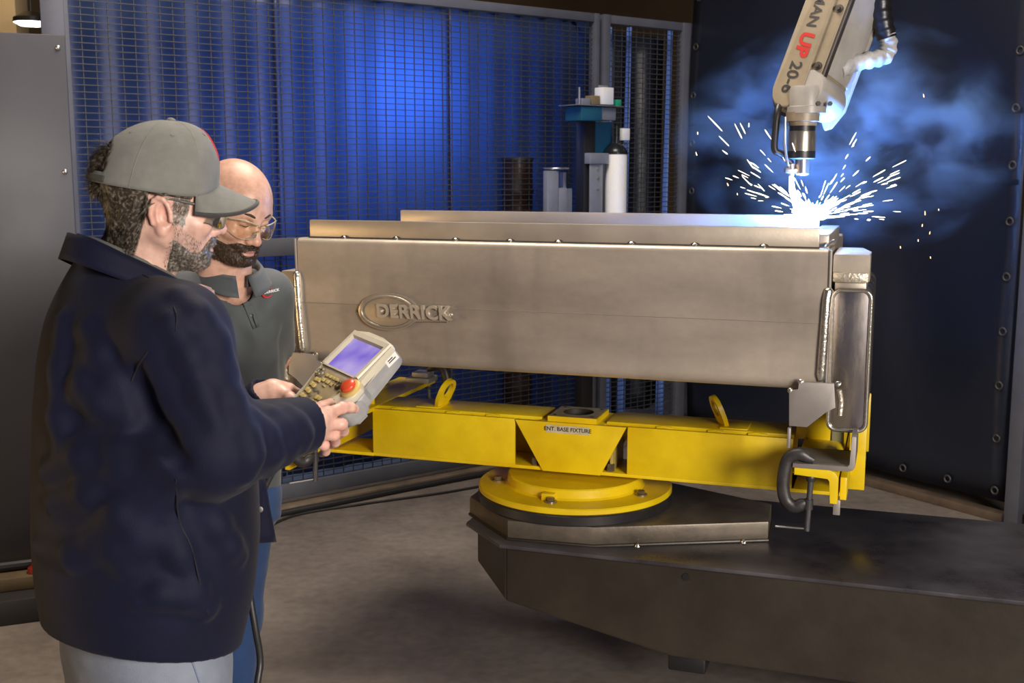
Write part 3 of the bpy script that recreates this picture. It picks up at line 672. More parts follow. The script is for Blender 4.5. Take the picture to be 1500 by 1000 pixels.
# ================================================================== welding robot wrist and torch
e3 = Vector((.335, .06, .94)).normalized(); e1 = Vector((-.72, -.69, 0)); e1 = (e1 - e3 * e1.dot(e3)).normalized(); e2 = e3.cross(e1)
RO = atY(1190, 158, 3.66)
RM = basis(e1, e2, e3, RO)
t = thing('welding_robot', 'cream welding robot arm reaching down with torch over the trough end', 'robot', RM)
CREAM = mat('robot_cream', (.34, .285, .205), .42, 0, var=(.25, .205, .145), vscale=7, bump=.05, bscale=60)
WHITE = mat('robot_white', (.42, .40, .385), .4, 0, var=(.30, .28, .26), vscale=6, bump=.05, bscale=60)
DK = mat('robot_dark', (.10, .085, .075), .45, .3, var=(.05, .042, .04), vscale=12)
bm = new_bm(); box(bm, (-.185, -.142, .115), (-.004, -.004, 1.3), .012); obj('forearm_casting', bm, WHITE, t)
def cover(u0, u1, wlow, r, m, name, v0=-.150, v1=0):
    vc = (v0 + v1) / 2; rr = (v1 - v0) / 2; pts = [(v1, 1.3), (v0, 1.3)]
    pts += [(vc + rr * math.cos(R(180 + 180 * i / 16)), wlow + rr + rr * math.sin(R(180 + 180 * i / 16))) for i in range(17)]
    bm = new_bm(); prism(bm, pts, lambda p, q, h: (h, p, q), u0, u1, .006, 3); return obj(name, bm, m, t, 40)
cover(-.002, .022, -.035, .1, CREAM, 'side_cover'); cover(-.004, -.0005, -.045, .1, DK, 'cover_gasket', -.156, .006)
cover(.0, .032, -.022, .08, CREAM, 'cover_ridge', -.143, -.040)
bm = new_bm(); prism(bm, [(-.14, 1.3), (-.004, 1.3), (-.004, .05), (-.03, -.01), (-.05, -.02), (-.14, .09)], lambda p, q, h: (h, p, q), -.205, -.187, .004); obj('far_side_plate', bm, WHITE, t)
bm = new_bm(); tube(bm, [(.012, .002, .06), (.012, .002, 1.3)], .008, 8); obj('edge_lip', bm, DK, t, 60)
for w in (.0, .115, .30, .45, .62):
    bm = new_bm(); lathe(bm, [(.013, 0), (.013, .006), (0, .006)], Matrix.Translation((.022, -.018, w + .01)) @ Matrix.Rotation(R(90), 4, 'Y'), 12); lathe(bm, [(.007, .006), (.007, .013), (0, .013)], Matrix.Translation((.022, -.018, w + .01)) @ Matrix.Rotation(R(90), 4, 'Y'), 6); obj('cover_screw', bm, DK, t)
bm = new_bm(); box(bm, (-.17, -.12, .03), (-.03, -.01, .135), .008); obj('wrist_housing', bm, mat('wrist_tan', (.33, .27, .20), .45, .1, var=(.22, .17, .12), vscale=10), t)
TXM = basis((0, 0, -1), (0, 1, 0), (1, 0, 0), (0, 0, 0))
text_obj('brand_lettering', 'MOTOMAN', .050, Matrix.Translation((.0335, -.090, .370)) @ TXM, mat('robot_ink', (.03, .028, .03), .5), t, bold=.001)
text_obj('model_lettering_red', 'UP', .064, Matrix.Translation((.0335, -.090, .185)) @ TXM, mat('robot_red', (.46, .010, .008), .5), t, bold=.003, shear=.1)
text_obj('model_lettering', '20-6', .058, Matrix.Translation((.0335, -.092, .075)) @ TXM, MATS['robot_ink'], t, bold=.001)
# wrist + torch hang vertically below the fork; built in world directions then moved into the arm frame
RI = RM.inverted()
def rw(name, bm, m, smooth=40):
    bmesh.ops.transform(bm, matrix=RI, verts=bm.verts[:]); return obj(name, bm, m, t, smooth)
W0 = atY(1184, 132, 3.68); bm = new_bm()
Mw = Matrix.Translation(W0) @ e1.to_track_quat('Z', 'X').to_matrix().to_4x4()
lathe(bm, [(0, -.145), (.058, -.145), (.064, -.13), (.064, .012), (.058, .02), (0, .02)], Mw, 32); rw('pitch_joint', bm, WHITE)
for dz, dx in ((.0, .05), (-.03, .046)):
    pass
q = atY(1182, 150, 3.68)
bm = new_bm(); lathe(bm, [(0, .05), (.05, .05), (.054, .04), (.054, -.012), (.060, -.014), (.060, -.034), (0, -.034)], Matrix.Translation(q), 32); rw('roll_joint', bm, WHITE)
q = atY(1176, 172, 3.68)
bm = new_bm(); lathe(bm, [(0, .016), (.052, .016), (.052, -.012), (.044, -.014), (.044, -.026), (0, -.026)], Matrix.Translation(q), 32); rw('tool_flange', bm, mat('wrist_tan', (1, 1, 1)))
bm = new_bm(); lathe(bm, [(0, 0), (.040, 0), (.040, -.016), (0, -.016)], Matrix.Translation(q + Vector((.0, 0, -.026))), 32); rw('black_collar', bm, BLK)
bm = new_bm(); lathe(bm, [(0, 0), (.041, 0), (.042, -.004), (.042, -.062), (0, -.062)], Matrix.Translation(q + Vector((.0, 0, -.042))), 32); rw('torch_mount', bm, mat('bright_steel', (.55, .50, .42), .28, .9, var=(.45, .4, .33), vscale=14))
bm = new_bm(); lathe(bm, [(0, 0), (.043, 0), (.043, -.022), (.036, -.026), (0, -.026)], Matrix.Translation(q + Vector((.0, 0, -.104))), 32); rw('lower_collar', bm, BLK)
bm = new_bm(); lathe(bm, [(0, 0), (.022, 0), (.022, -.045), (.016, -.05), (0, -.05)], Matrix.Translation(q + Vector((.004, 0, -.13))), 24); rw('torch_body', bm, MATS['bright_steel'])
bm = new_bm(); box(bm, (-.042, -.012, -.008), (.034, .012, .008), .004, M=Matrix.Translation(q + Vector((-.010, 0, -.165)))); rw('torch_bracket', bm, MATS['bright_steel'])
tp = q + Vector((-.030, 0, -.165))
bm = new_bm(); lathe(bm, [(0, .02), (.012, .02), (.012, -.004), (.008, -.018), (0, -.018)], Matrix.Translation(tp), 16); rw('torch_nozzle', bm, mat('copper_nozzle', (.6, .5, .42), .3, .9))
bm = new_bm(); tube(bm, smooth_path([tp + Vector((0, 0, .02)), tp + Vector((-.03, 0, .05)), q + Vector((-.085, .0, -.10)), q + Vector((-.082, .01, -.04)), q + Vector((-.075, .02, .02)), q + Vector((-.06, .05, .05))]), .011, 10); rw('torch_cable', bm, BLK, 60)
bm = new_bm(); tube(bm, smooth_path([q + Vector((-.062, -.03, .0)), q + Vector((-.062, -.035, -.05)), q + Vector((-.058, -.03, -.10)), q + Vector((-.045, -.02, -.15))]), .004, 6); rw('sense_wire', bm, MATS['bright_bar'], 60)
for dx in (-.018, .018):
    bm = new_bm(); lathe(bm, [(.008, 0), (.008, .008), (0, .008)], Matrix.Translation(W0 + e2 * .055 + Vector((dx, -.01, -.035))) @ Matrix.Rotation(R(75), 4, 'X'), 6); rw('wrist_screw', bm, DK)
hp = [atY(x, y, Y) for x, y, Y in ((1292, -40, 3.80), (1290, 0, 3.80), (1293, 30, 3.80), (1299, 56, 3.80))]
bm = new_bm(); tube(bm, smooth_path(hp), [.032 + .003 * math.sin(i * 2.1) for i in range(19)], 12); rw('hose_sleeve_dark', bm, mat('leather_black', (.012, .012, .013), .35, 0, bump=.4, bscale=40), 60)
hp = [atY(x, y, Y) for x, y, Y in ((1298, 50, 3.80), (1302, 66, 3.80), (1296, 82, 3.80), (1278, 87, 3.79), (1252, 93, 3.78), (1228, 104, 3.76))]
bm = new_bm(); tube(bm, smooth_path(hp), [.027 + .003 * math.sin(i * 1.7) for i in range(31)], 12); rw('hose_sleeve_white', bm, mat('leather_white', (.62, .62, .62), .6, 0, var=(.3, .3, .32), vscale=18, bump=.5, bscale=30), 60)

# ================================================================== arc, sparks and smoke
ARC = atY(1192, 318, 3.66)
ARC_COL = (.09, .32, 1.0)
point('welding_arc_light', ARC + Vector((-.02, .0, .045)), 120, ARC_COL, .03)
t = thing('welding_arc', 'blinding white welding arc under the robot torch', 'welding arc', Matrix.Translation(ARC))
EM = emit('arc_white', (.86, .92, 1), 7)
tl = tp - ARC
bm = new_bm(); tube(bm, [tl + Vector((0, 0, -.016)), tl + Vector((.004, 0, -.06)), Vector((-.050, 0, .025)), Vector((-.040, 0, .0))], [.006, .010, .014, .02], 12); obj('arc_column', bm, EM, t, 60)
bm = new_bm(); rnd = random.Random(3)
lathe(bm, [(0, -.012), (.03, -.008), (.045, .0), (.035, .02), (.015, .035), (0, .04)], n=20)
for k in range(80):
    an = rnd.uniform(0, 2 * math.pi); el = abs(rnd.gauss(.25, .35)); l = rnd.uniform(.04, .10)
    d = Vector((math.cos(an) * math.cos(el), .6 * math.sin(an) * math.cos(el), math.sin(el)))
    tube(bm, [Vector((0, 0, .005)), d * l * .6, d * l], [.008, .004, .0004], 5)
obj('arc_bloom_spikes', bm, EM, t, 60)  # glowing spikes shaped to stand in for the white bloom round the arc
sp = new_bm(); tube(sp, [(0, 0, -.5), (0, 0, -.1), (0, 0, .3), (0, 0, .5)], [.15, .9, 1, .2], 6)
spm = [bpy.data.meshes.new('spark') for _ in range(2)]
for k, mm in enumerate(spm): sp.to_mesh(mm); mm.materials.append(emit('spark_white', (1, .86, .66), 6) if k == 0 else emit('spark_orange', (1, .55, .22), 4))
sp.free(); rnd = random.Random(11)
def spark(p, d, l, r, k):
    o = bpy.data.objects.new('weld_spark', spm[k]); link(o)
    o.matrix_world = Matrix.Translation(p) @ d.to_track_quat('Z', 'Y').to_matrix().to_4x4() @ Matrix.Diagonal((r, r, l, 1))
    tag(o, 'short glowing white weld spark flying from the arc' if k == 0 else 'faint orange weld spark drifting from the arc', 'spark', 'white weld sparks around the arc' if k == 0 else 'orange weld sparks around the arc')
k = 0
while k < 150:
    side = 1 if rnd.random() < .62 else -1
    el = min(1.35, abs(rnd.gauss(.42 if side > 0 else .75, .34))) ; az = rnd.gauss(0, .55)
    d = Vector((side * math.cos(el) * math.cos(az), math.cos(el) * math.sin(az), math.sin(el)))
    dist = .07 + abs(rnd.gauss(0, .14)); g = Vector((0, 0, -dist * dist * .25))
    v = (d + Vector((0, 0, -dist * .6))).normalized(); sp_ = ARC + d * dist + g
    if dist > .36 or ((sp_ - q).xy.length < .10 and sp_.z > tp.z - .03) or sp_.z < (1.53 if sp_.x > ARC.x + .06 else 1.60): continue      # keep clear of the torch and trough
    k += 1
    spark(ARC + d * dist + g, v, rnd.uniform(.012, .045), rnd.uniform(.0007, .0014), 0)
for x0, y0, x1, y1 in ((1037, 170, 1058, 192), (1076, 181, 1087, 203), (1084, 180, 1092, 196), (1053, 199, 1068, 214), (1094, 233, 1104, 247), (1058, 220, 1066, 226), (1087, 258, 1101, 272), (1110, 269, 1120, 280), (1097, 180, 1097, 186)):
    p0, p1 = atY(x0, y0, 3.62), atY(x1, y1, 3.62); spark((p0 + p1) / 2, (p1 - p0).normalized(), (p1 - p0).length, .0012, 0)
for x, y in ((1351, 330), (1362, 341), (1363, 377), (1345, 352), (1319, 362), (1375, 307), (1080, 284), (1066, 270), (1022, 195), (1250, 212), (1353, 140), (1355, 312), (1020, 225)):
    p = atY(x, y, 3.7); spark(p, Vector((rnd.uniform(-.3, .5), 0, -1)).normalized(), rnd.uniform(.006, .014), .0014, 1)

def smoke():
    m = bpy.data.materials.new('weld_smoke'); m.use_nodes = True; nt = m.node_tree; nt.nodes.clear(); L = nt.links.new
    out = _n(nt, 'ShaderNodeOutputMaterial'); pv = _n(nt, 'ShaderNodeVolumePrincipled'); L(pv.outputs[0], out.inputs['Volume'])
    pv.inputs['Color'].default_value = (.36, .64, 1, 1); pv.inputs['Anisotropy'].default_value = .0  # bluish smoke, deepened to carry the arc's blue light in its colour
    tc = _n(nt, 'ShaderNodeTexCoord')
    nz = _n(nt, 'ShaderNodeTexNoise'); nz.inputs['Scale'].default_value = 2.6; nz.inputs['Detail'].default_value = 5; nz.inputs['Roughness'].default_value = .55; nz.inputs['Distortion'].default_value = .6
    L(tc.outputs['Object'], nz.inputs[0])
    ln = _n(nt, 'ShaderNodeVectorMath', operation='LENGTH'); L(tc.outputs['Object'], ln.inputs[0])
    fall = _n(nt, 'ShaderNodeMapRange'); fall.inputs[1].default_value = 1; fall.inputs[2].default_value = .2; fall.inputs[3].default_value = 0; fall.inputs[4].default_value = 1; L(ln.outputs[1], fall.inputs[0])
    th = _n(nt, 'ShaderNodeMapRange'); th.inputs[1].default_value = .49; th.inputs[2].default_value = .70; L(nz.outputs[0], th.inputs[0])
    mu = _n(nt, 'ShaderNodeMath', operation='MULTIPLY'); L(fall.outputs[0], mu.inputs[0]); L(th.outputs[0], mu.inputs[1])
    m2 = _n(nt, 'ShaderNodeMath', operation='MULTIPLY'); m2.inputs[1].default_value = 9.0; L(mu.outputs[0], m2.inputs[0]); L(m2.outputs[0], pv.inputs['Density'])
    return m
sc_ = atY(1245, 205, 4.25)
bm = new_bm(); bmesh.ops.create_icosphere(bm, subdivisions=3, radius=1)
o = obj('weld_smoke', bm, smoke(), smooth=180); o.location = sc_; o.scale = (.66, .34, .44)
stuff(tag(o, 'thin blue-tinted welding smoke drifting around the torch', 'smoke'))

# ================================================================== torch service station in front of the fence
q = fpos(862, 300, -.40); SX, SY = q.x, q.y; fz = FD
def sat(px, py): r_ = ray(px, py); p_ = onplane(px, py, FO + FN * -.40, FN); return ((p_ - Vector((SX, SY, 0))).dot(FD), p_.z)
t = thing('torch_service_station', 'torch cleaning station with blue boxes and a bright white canister', 'machine', basis(FD, FN, (0, 0, 1), (SX, SY, 0)))
NAVY = mat('station_blue', (.02, .12, .2), .4, .2); GST = mat('station_steel', (.32, .34, .4), .4, .4, var=(.25, .27, .32), vscale=9)
def sbox(name, x0, y0, x1, y1, n0, n1, m, bev=.004, z0=None):
    (a, za), (b, zb_) = sat(x0, y0), sat(x1, y1); bm = new_bm(); box(bm, (min(a, b), n0, min(za, zb_) if z0 is None else z0), (max(a, b), n1, max(za, zb_)), bev); return obj(name, bm, m, t)
sbox('pole', 853, 160, 868, 300, -.02, .05, BLK, z0=0)
bm = new_bm(); box(bm, (-.16, -.14, 0), (.18, .16, .015), .003); obj('foot_plate', bm, IRON, t)
sbox('valve_box', 838, 156, 868, 178, -.08, .06, NAVY); sbox('valve_block', 870, 158, 890, 177, -.07, .05, GST)
sbox('shelf', 830, 154, 898, 157, -.09, .07, GST, .002)
sbox('top_cylinder_block', 876, 128, 892, 154, -.04, .03, mat('station_white', (.82, .82, .82), .4)); sbox('top_hook', 884, 124, 897, 152, .035, .05, GST)
sbox('small_block', 848, 144, 860, 155, -.03, .03, GST); sbox('mid_block', 862, 140, 874, 154, -.03, .03, mat('station_brown', (.2, .15, .08), .5)); sbox('green_cap', 898, 146, 905, 157, -.03, .03, mat('green_cap', (.02, .3, .18), .4))
(a, za), (_, zb_) = sat(845, 128), sat(845, 154); bm = new_bm(); tube(bm, [(a, -.02, zb_), (a, -.02, za)], .006, 8); obj('feeler_rod', bm, MATS['bright_bar'], t)
sbox('back_plate', 870, 178, 900, 225, .02, .05, NAVY); sbox('bracket', 853, 224, 880, 240, -.07, .02, GST); sbox('drilled_plate', 855, 240, 872, 340, -.06, -.045, GST)
for y in (247, 260, 276):
    a, z = sat(865, y); bm = new_bm(); lathe(bm, [(.009, 0), (.009, .004), (0, .005)], Matrix.Translation((a, -.06, z)) @ Matrix.Rotation(R(90), 4, 'X'), 12); obj('plate_hole', bm, MATS['bright_screw'], t)
a, z = sat(894, 226); zlo = 1.30; bm = new_bm(); lathe(bm, [(0, zlo), (.058, zlo), (.062, zlo + .006), (.062, z - .004), (.060, z)], Matrix.Translation((a, -.05, 0)), 32); cn = obj('canister', bm, MATS['station_white'], t, label='bright white cylindrical canister')
bm = new_bm(); lathe(bm, [(.063, z), (.063, z + .012), (.055, z + .03), (.03, z + .055), (.012, z + .062), (.011, z + .10), (.007, z + .105), (.006, z + .16), (0, z + .16)], Matrix.Translation((a, -.05, 0)), 32); obj('shoulder_valve', bm, mat('dark_valve', (.04, .045, .05), .3, .7), cn)
sbox('gauge_block', 904, 188, 914, 206, -.05, -.02, MATS['station_white']); bm = new_bm(); a2, z2 = sat(906, 210); tube(bm, [(a2 + .03, -.03, z2), (a2 - .02, -.03, z2 - .02), (a + .01, -.04, z + .1)], .006, 8); obj('gauge_pipe', bm, MATS['bright_bar'], t)
sbox('canister_shelf', 850, 318, 915, 326, -.12, .03, GST)
# pedestal bracket beside it
sbox('side_arm', 784, 322, 860, 332, -.05, .03, GST)
sbox('pedestal_plate', 792, 250, 808, 330, -.06, -.02, GST); sbox('pedestal_rear_plate', 822, 252, 826, 300, -.02, .02, GST)
sbox('pedestal_low_plate', 810, 275, 822, 330, -.05, .0, GST); sbox('pedestal_cover', 818, 276, 838, 330, .0, .05, MATS['station_steel'])
(a, z), (b_, _) = sat(796, 248), sat(830, 248); bm = new_bm(); lathe(bm, [(0, z), (.07, z), (.072, z + .004), (.07, z + .01), (0, z + .01)], Matrix.Translation(((a + b_) / 2, -.01, 0)), 28); obj('pedestal_disc', bm, MATS['bright_bar'], t)

# floor cables along the fence
for k, (pts, lab) in enumerate(((((-.30, -.150), (.0, -.125), (.37, -.128), (.79, -.123), (1.2, -.127), (1.6, -.124)), 'thick black cable lying along the fence foot'),
                                (((-.30, -.33), (.0, -.172), (.37, -.205), (.79, -.279), (1.05, -.303), (1.5, -.335)), 'thin black cable on the floor in front of thick cable'))):
    rr = .016 if k == 0 else .007
    bm = new_bm(); tube(bm, smooth_path([FO + FD * u + FN * n_ + Vector((0, 0, rr)) for u, n_ in pts], 8), rr, 8); tag(obj('floor_cable', bm, RUB, smooth=60), lab, 'cable')
# ================================================================== sculpting kit: signed distance shapes -> mesh (surface nets)
f32 = np.float32
def A3(p): return np.array(p, f32)
class Ell:
    def __init__(s, c, r, rot=None):
        s.c = A3(c); s.r = A3(r); s.R = None if rot is None else np.array(rot.to_3x3(), f32)
        m = float(max(r)) if rot is not None else None
        e = s.r if m is None else A3((m, m, m)); s.lo = s.c - e; s.hi = s.c + e
    def d(s, P):
        q = P - s.c
        if s.R is not None: q = q @ s.R
        k0 = np.sqrt(((q / s.r) ** 2).sum(1)) + 1e-6; k1 = np.sqrt(((q / (s.r * s.r)) ** 2).sum(1)) + 1e-6
        return k0 * (k0 - 1) / k1
class Cone:
    def __init__(s, p0, p1, r0, r1=None):
        r1 = r0 if r1 is None else r1
        s.a = A3(p0); s.b = A3(p1); s.r0 = r0; s.r1 = r1; m = max(r0, r1)
        s.lo = np.minimum(s.a, s.b) - m; s.hi = np.maximum(s.a, s.b) + m
    def d(s, P):
        ab = s.b - s.a; t = np.clip(((P - s.a) @ ab) / (ab @ ab + 1e-9), 0, 1)
        return np.sqrt(((P - s.a - t[:, None] * ab) ** 2).sum(1)) - (s.r0 + (s.r1 - s.r0) * t)
class Plane:
    lo = hi = None
    def __init__(s, p, n): s.p = A3(p); n = A3(n); s.n = n / np.linalg.norm(n)
    def d(s, P): return (P - s.p) @ s.n
class Stack:
    """upright body of elliptical sections [(z, cx, cy, w, d)], w along unit r, d along unit f"""
    def __init__(s, rows, f, r):
        rows = sorted(rows); z = np.array([q[0] for q in rows]); n = 80; zz = np.linspace(z[0], z[-1], n)
        s.z = zz; s.v = []
        for k in range(1, 5):
            y = np.interp(zz, z, [q[k] for q in rows])
            for _ in range(5): y[1:-1] = (y[:-2] + 2 * y[1:-1] + y[2:]) / 4
            s.v.append(y)
        s.f = A3(f); s.r = A3(r); m = max(s.v[2].max(), s.v[3].max())
        s.lo = A3((s.v[0].min() - m, s.v[1].min() - m, z[0])); s.hi = A3((s.v[0].max() + m, s.v[1].max() + m, z[-1]))
    def d(s, P):
        z = P[:, 2]; cx, cy, w, dd = [np.interp(z, s.z, y).astype(f32) for y in s.v]
        q = np.stack([P[:, 0] - cx, P[:, 1] - cy], 1); u = q @ s.r[:2]; v = q @ s.f[:2]
        k0 = np.sqrt((u / w) ** 2 + (v / dd) ** 2) + 1e-6; k1 = np.sqrt((u / w / w) ** 2 + (v / dd / dd) ** 2) + 1e-6
        d = k0 * (k0 - 1) / k1
        return np.maximum(d, np.maximum(z - s.z[-1], s.z[0] - z)).astype(f32)
class Fn:
    def __init__(s, fn, lo=None, hi=None): s.d = fn; s.lo = None if lo is None else A3(lo); s.hi = None if hi is None else A3(hi)
def smin(a, b, k):
    if k <= 0: return np.minimum(a, b)
    h = np.maximum(k - np.abs(a - b), 0) / k; return np.minimum(a, b) - h * h * k * .25
class Field:
    def __init__(s): s.ops = []
    def add(s, p, k=.01): s.ops.append(('+', p, k)); return s
    def sub(s, p, k=.006): s.ops.append(('-', p, k)); return s
    def cut(s, p, k=0): s.ops.append(('&', p, k)); return s
    def warp(s, fn): s.ops.append(('w', fn, 0)); return s
    @staticmethod
    def _ap(op, d, p, k, P):
        if op == 'w': return d + p(P)
        e = p.d(P)
        if op == '+': return smin(d, e, k)
        if op == '-': return -smin(-d, e, k)
        return -smin(-d, -e, k)
    def at(s, P):
        d = np.full(len(P), .5, f32)
        for op, p, k in s.ops: d = s._ap(op, d, p, k, P)
        return d
    def grid(s, lo, hi, h):
        lo = np.array(lo, float); n = np.ceil((np.array(hi) - lo) / h).astype(int) + 1
        ax = [(lo[i] + h * np.arange(n[i])).astype(f32) for i in range(3)]
        D = np.full(n, .5, f32)
        for op, p, k in s.ops:
            sl = [slice(0, n[i]) for i in range(3)]
            if op in '+-' and p.lo is not None:
                m = k + 3 * h
                for i in range(3):
                    a = int(np.floor((p.lo[i] - m - lo[i]) / h)); b = int(np.ceil((p.hi[i] + m - lo[i]) / h)) + 1
                    sl[i] = slice(max(0, a), max(0, min(n[i], b)))
                if any(q.stop <= q.start for q in sl): continue
            X, Y, Z = np.meshgrid(*[ax[i][sl[i]] for i in range(3)], indexing='ij')
            P = np.stack([X.ravel(), Y.ravel(), Z.ravel()], 1); sh = X.shape
            D[tuple(sl)] = s._ap(op, D[tuple(sl)].ravel(), p, k, P).reshape(sh)
        return D, lo, h
    def mesh(s, lo, hi, h): return nets(*s.grid(lo, hi, h))
    def march(s, px, py, start=1.2, n=160):
        """first surface point of this field along the pixel ray"""
        r = ray(px, py).normalized(); t = start
        for _ in range(n):
            p = CAM + r * t; d = float(s.at(np.array([p], f32))[0])
            if d < .0006: break
            t += min(max(d * .7, .0005), .12)
            if t > 6: break
        return CAM + r * t
def nets(D, lo, h):
    n = D.shape; inside = D < 0
    c = [(i, j, k) for i in (0, 1) for j in (0, 1) for k in (0, 1)]
    cs = lambda A_, o: A_[o[0]:n[0] - 1 + o[0], o[1]:n[1] - 1 + o[1], o[2]:n[2] - 1 + o[2]]
    cnt = sum(cs(inside, o).astype(np.int8) for o in c); act = (cnt > 0) & (cnt < 8)
    idx = np.argwhere(act); vid = np.full(act.shape, -1, np.int64); vid[act] = np.arange(len(idx))
    acc = np.zeros((len(idx), 3)); w = np.zeros(len(idx))
    val = {o: D[idx[:, 0] + o[0], idx[:, 1] + o[1], idx[:, 2] + o[2]].astype(float) for o in c}
    for a in c:
        for ax in range(3):
            if a[ax]: continue
            b = list(a); b[ax] = 1; b = tuple(b); va, vb = val[a], val[b]; m = (va < 0) != (vb < 0)
            t = np.where(m, va / np.where(m, va - vb, 1), 0); p = np.tile(np.array(a, float), (len(idx), 1)); p[:, ax] += t
            acc[m] += p[m]; w[m] += 1
    V = lo + h * (idx + acc / np.maximum(w, 1)[:, None]); Fq = []
    for ax in range(3):
        u, v = [(1, 2), (2, 0), (0, 1)][ax]
        s0 = [slice(None)] * 3; s1 = [slice(None)] * 3; s0[ax] = slice(0, -1); s1[ax] = slice(1, None)
        a, b = inside[tuple(s0)], inside[tuple(s1)]; e = np.argwhere(a != b)
        e = e[(e[:, u] > 0) & (e[:, v] > 0) & (e[:, u] < n[u] - 1) & (e[:, v] < n[v] - 1)]
        fl = a[e[:, 0], e[:, 1], e[:, 2]]; q = []
        for du, dv in ((1, 1), (0, 1), (0, 0), (1, 0)):
            g = e.copy(); g[:, u] -= du; g[:, v] -= dv; q.append(vid[g[:, 0], g[:, 1], g[:, 2]])
        q = np.stack(q, 1); q[~fl] = q[~fl][:, ::-1]; Fq.append(q)
    return V, np.concatenate(Fq)
def noise3(P, scale, seed=0, octaves=2):
    rs = np.random.RandomState(seed); out = 0; amp = 1; tot = 0
    for o in range(octaves):
        L = rs.rand(32, 32, 32).astype(f32); q = P * scale; i = np.floor(q).astype(int); t = (q - i); t = t * t * (3 - 2 * t); v = 0
        for a in (0, 1):
            for b in (0, 1):
                for c in (0, 1):
                    v = v + L[(i[:, 0] + a) % 32, (i[:, 1] + b) % 32, (i[:, 2] + c) % 32] * (t[:, 0] if a else 1 - t[:, 0]) * (t[:, 1] if b else 1 - t[:, 1]) * (t[:, 2] if c else 1 - t[:, 2])
        out = out + amp * (v - .5); tot += amp; amp *= .5; scale *= 2.03
    return (out / tot * 2).astype(f32)
def npx(M, V):
    M = np.array(M); return V @ M[:3, :3].T + M[:3, 3]
def merge(parts):
    V = []; Q = []; n = 0
    for v, q in parts: V.append(v); Q.append(np.asarray(q) + n); n += len(v)
    return np.concatenate(V), np.concatenate(Q)
def nobj(name, V, Q, m, root, smooth=180, colfn=None, V0=None, label=None):
    """world-space arrays -> child mesh of root (root carries only a translation)"""
    off = np.array(root.location) if root is not None else 0
    me = bpy.data.meshes.new(name); me.from_pydata((V - off).tolist(), [], [list(map(int, q)) for q in Q])
    if smooth:
        me.shade_smooth()
        if smooth < 180: me.set_sharp_from_angle(angle=R(smooth))
    me.materials.append(m)
    if colfn is not None:
        at = me.attributes.new('Col', 'FLOAT_COLOR', 'POINT'); at.data.foreach_set('color', np.concatenate([colfn, np.ones((len(V), 1))], 1).astype(f32).ravel())
    o = bpy.data.objects.new(name, me)
    if label: o['label'] = label
    return link(o, root)
def vnormals(V, Q):
    N = np.zeros_like(V); n = np.cross(V[Q[:, 2]] - V[Q[:, 0]], V[Q[:, 3]] - V[Q[:, 1]])
    for k in range(4): np.add.at(N, Q[:, k], n)
    return N / (np.linalg.norm(N, axis=1)[:, None] + 1e-12)
def strands(V, Q, n, length, width, flow, seed=0, lift=.25, keep=None, curl=.3):
    """thin tapering hair ribbons laid along a surface, flow(p) = combing direction"""
    rs = np.random.RandomState(seed); N = vnormals(V, Q); ids = np.arange(len(V)) if keep is None else np.where(keep)[0]
    if len(ids) == 0: return np.zeros((0, 3)), np.zeros((0, 4), int)
    vv = []; qq = []
    for i in ids[rs.randint(0, len(ids), n)]:
        p = V[i]; nn = N[i]; d = flow(p) + rs.randn(3) * curl; d = d - nn * d.dot(nn); d /= np.linalg.norm(d) + 1e-9
        s = np.cross(nn, d); l = length * rs.uniform(.6, 1.25); b = len(vv)
        for k, w in enumerate((1, .85, .5, .06)):
            t = k / 3; c = p + d * l * t + nn * (lift * l * t * (1 - .55 * t) + .0004); vv += [c - s * width * w, c + s * width * w]
        for k in range(3): qq.append((b + 2 * k, b + 2 * k + 1, b + 2 * k + 3, b + 2 * k + 2))
    return np.array(vv), np.array(qq)

def skin_mat(name, base):
    m, nt, p = nmat(name); L = nt.links.new
    at = _n(nt, 'ShaderNodeAttribute', attribute_name='Col'); nz = _n(nt, 'ShaderNodeTexNoise'); nz.inputs['Scale'].default_value = 55; nz.inputs['Detail'].default_value = 4
    tc = _n(nt, 'ShaderNodeTexCoord'); L(tc.outputs['Object'], nz.inputs[0])
    rp = _n(nt, 'ShaderNodeValToRGB'); rp.color_ramp.elements[0].color = (.86, .82, .80, 1); rp.color_ramp.elements[1].color = (1.08, 1.08, 1.08, 1); rp.color_ramp.elements[0].position = .35; rp.color_ramp.elements[1].position = .65
    mx = _n(nt, 'ShaderNodeMixRGB', blend_type='MULTIPLY'); mx.inputs[0].default_value = 1
    L(nz.outputs[0], rp.inputs[0]); L(at.outputs['Color'], mx.inputs[1]); L(rp.outputs[0], mx.inputs[2]); L(mx.outputs[0], p.inputs['Base Color'])
    p.inputs['Roughness'].default_value = .42; p.inputs['Subsurface Weight'].default_value = .12; p.inputs['Subsurface Radius'].default_value = (.010, .004, .002); p.inputs['Subsurface Scale'].default_value = 1
    n2 = _n(nt, 'ShaderNodeTexNoise'); n2.inputs['Scale'].default_value = 420; L(tc.outputs['Object'], n2.inputs[0])
    b = _n(nt, 'ShaderNodeBump'); b.inputs['Strength'].default_value = .12; b.inputs['Distance'].default_value = .001; L(n2.outputs[0], b.inputs['Height']); L(b.outputs[0], p.inputs['Normal'])
    return m
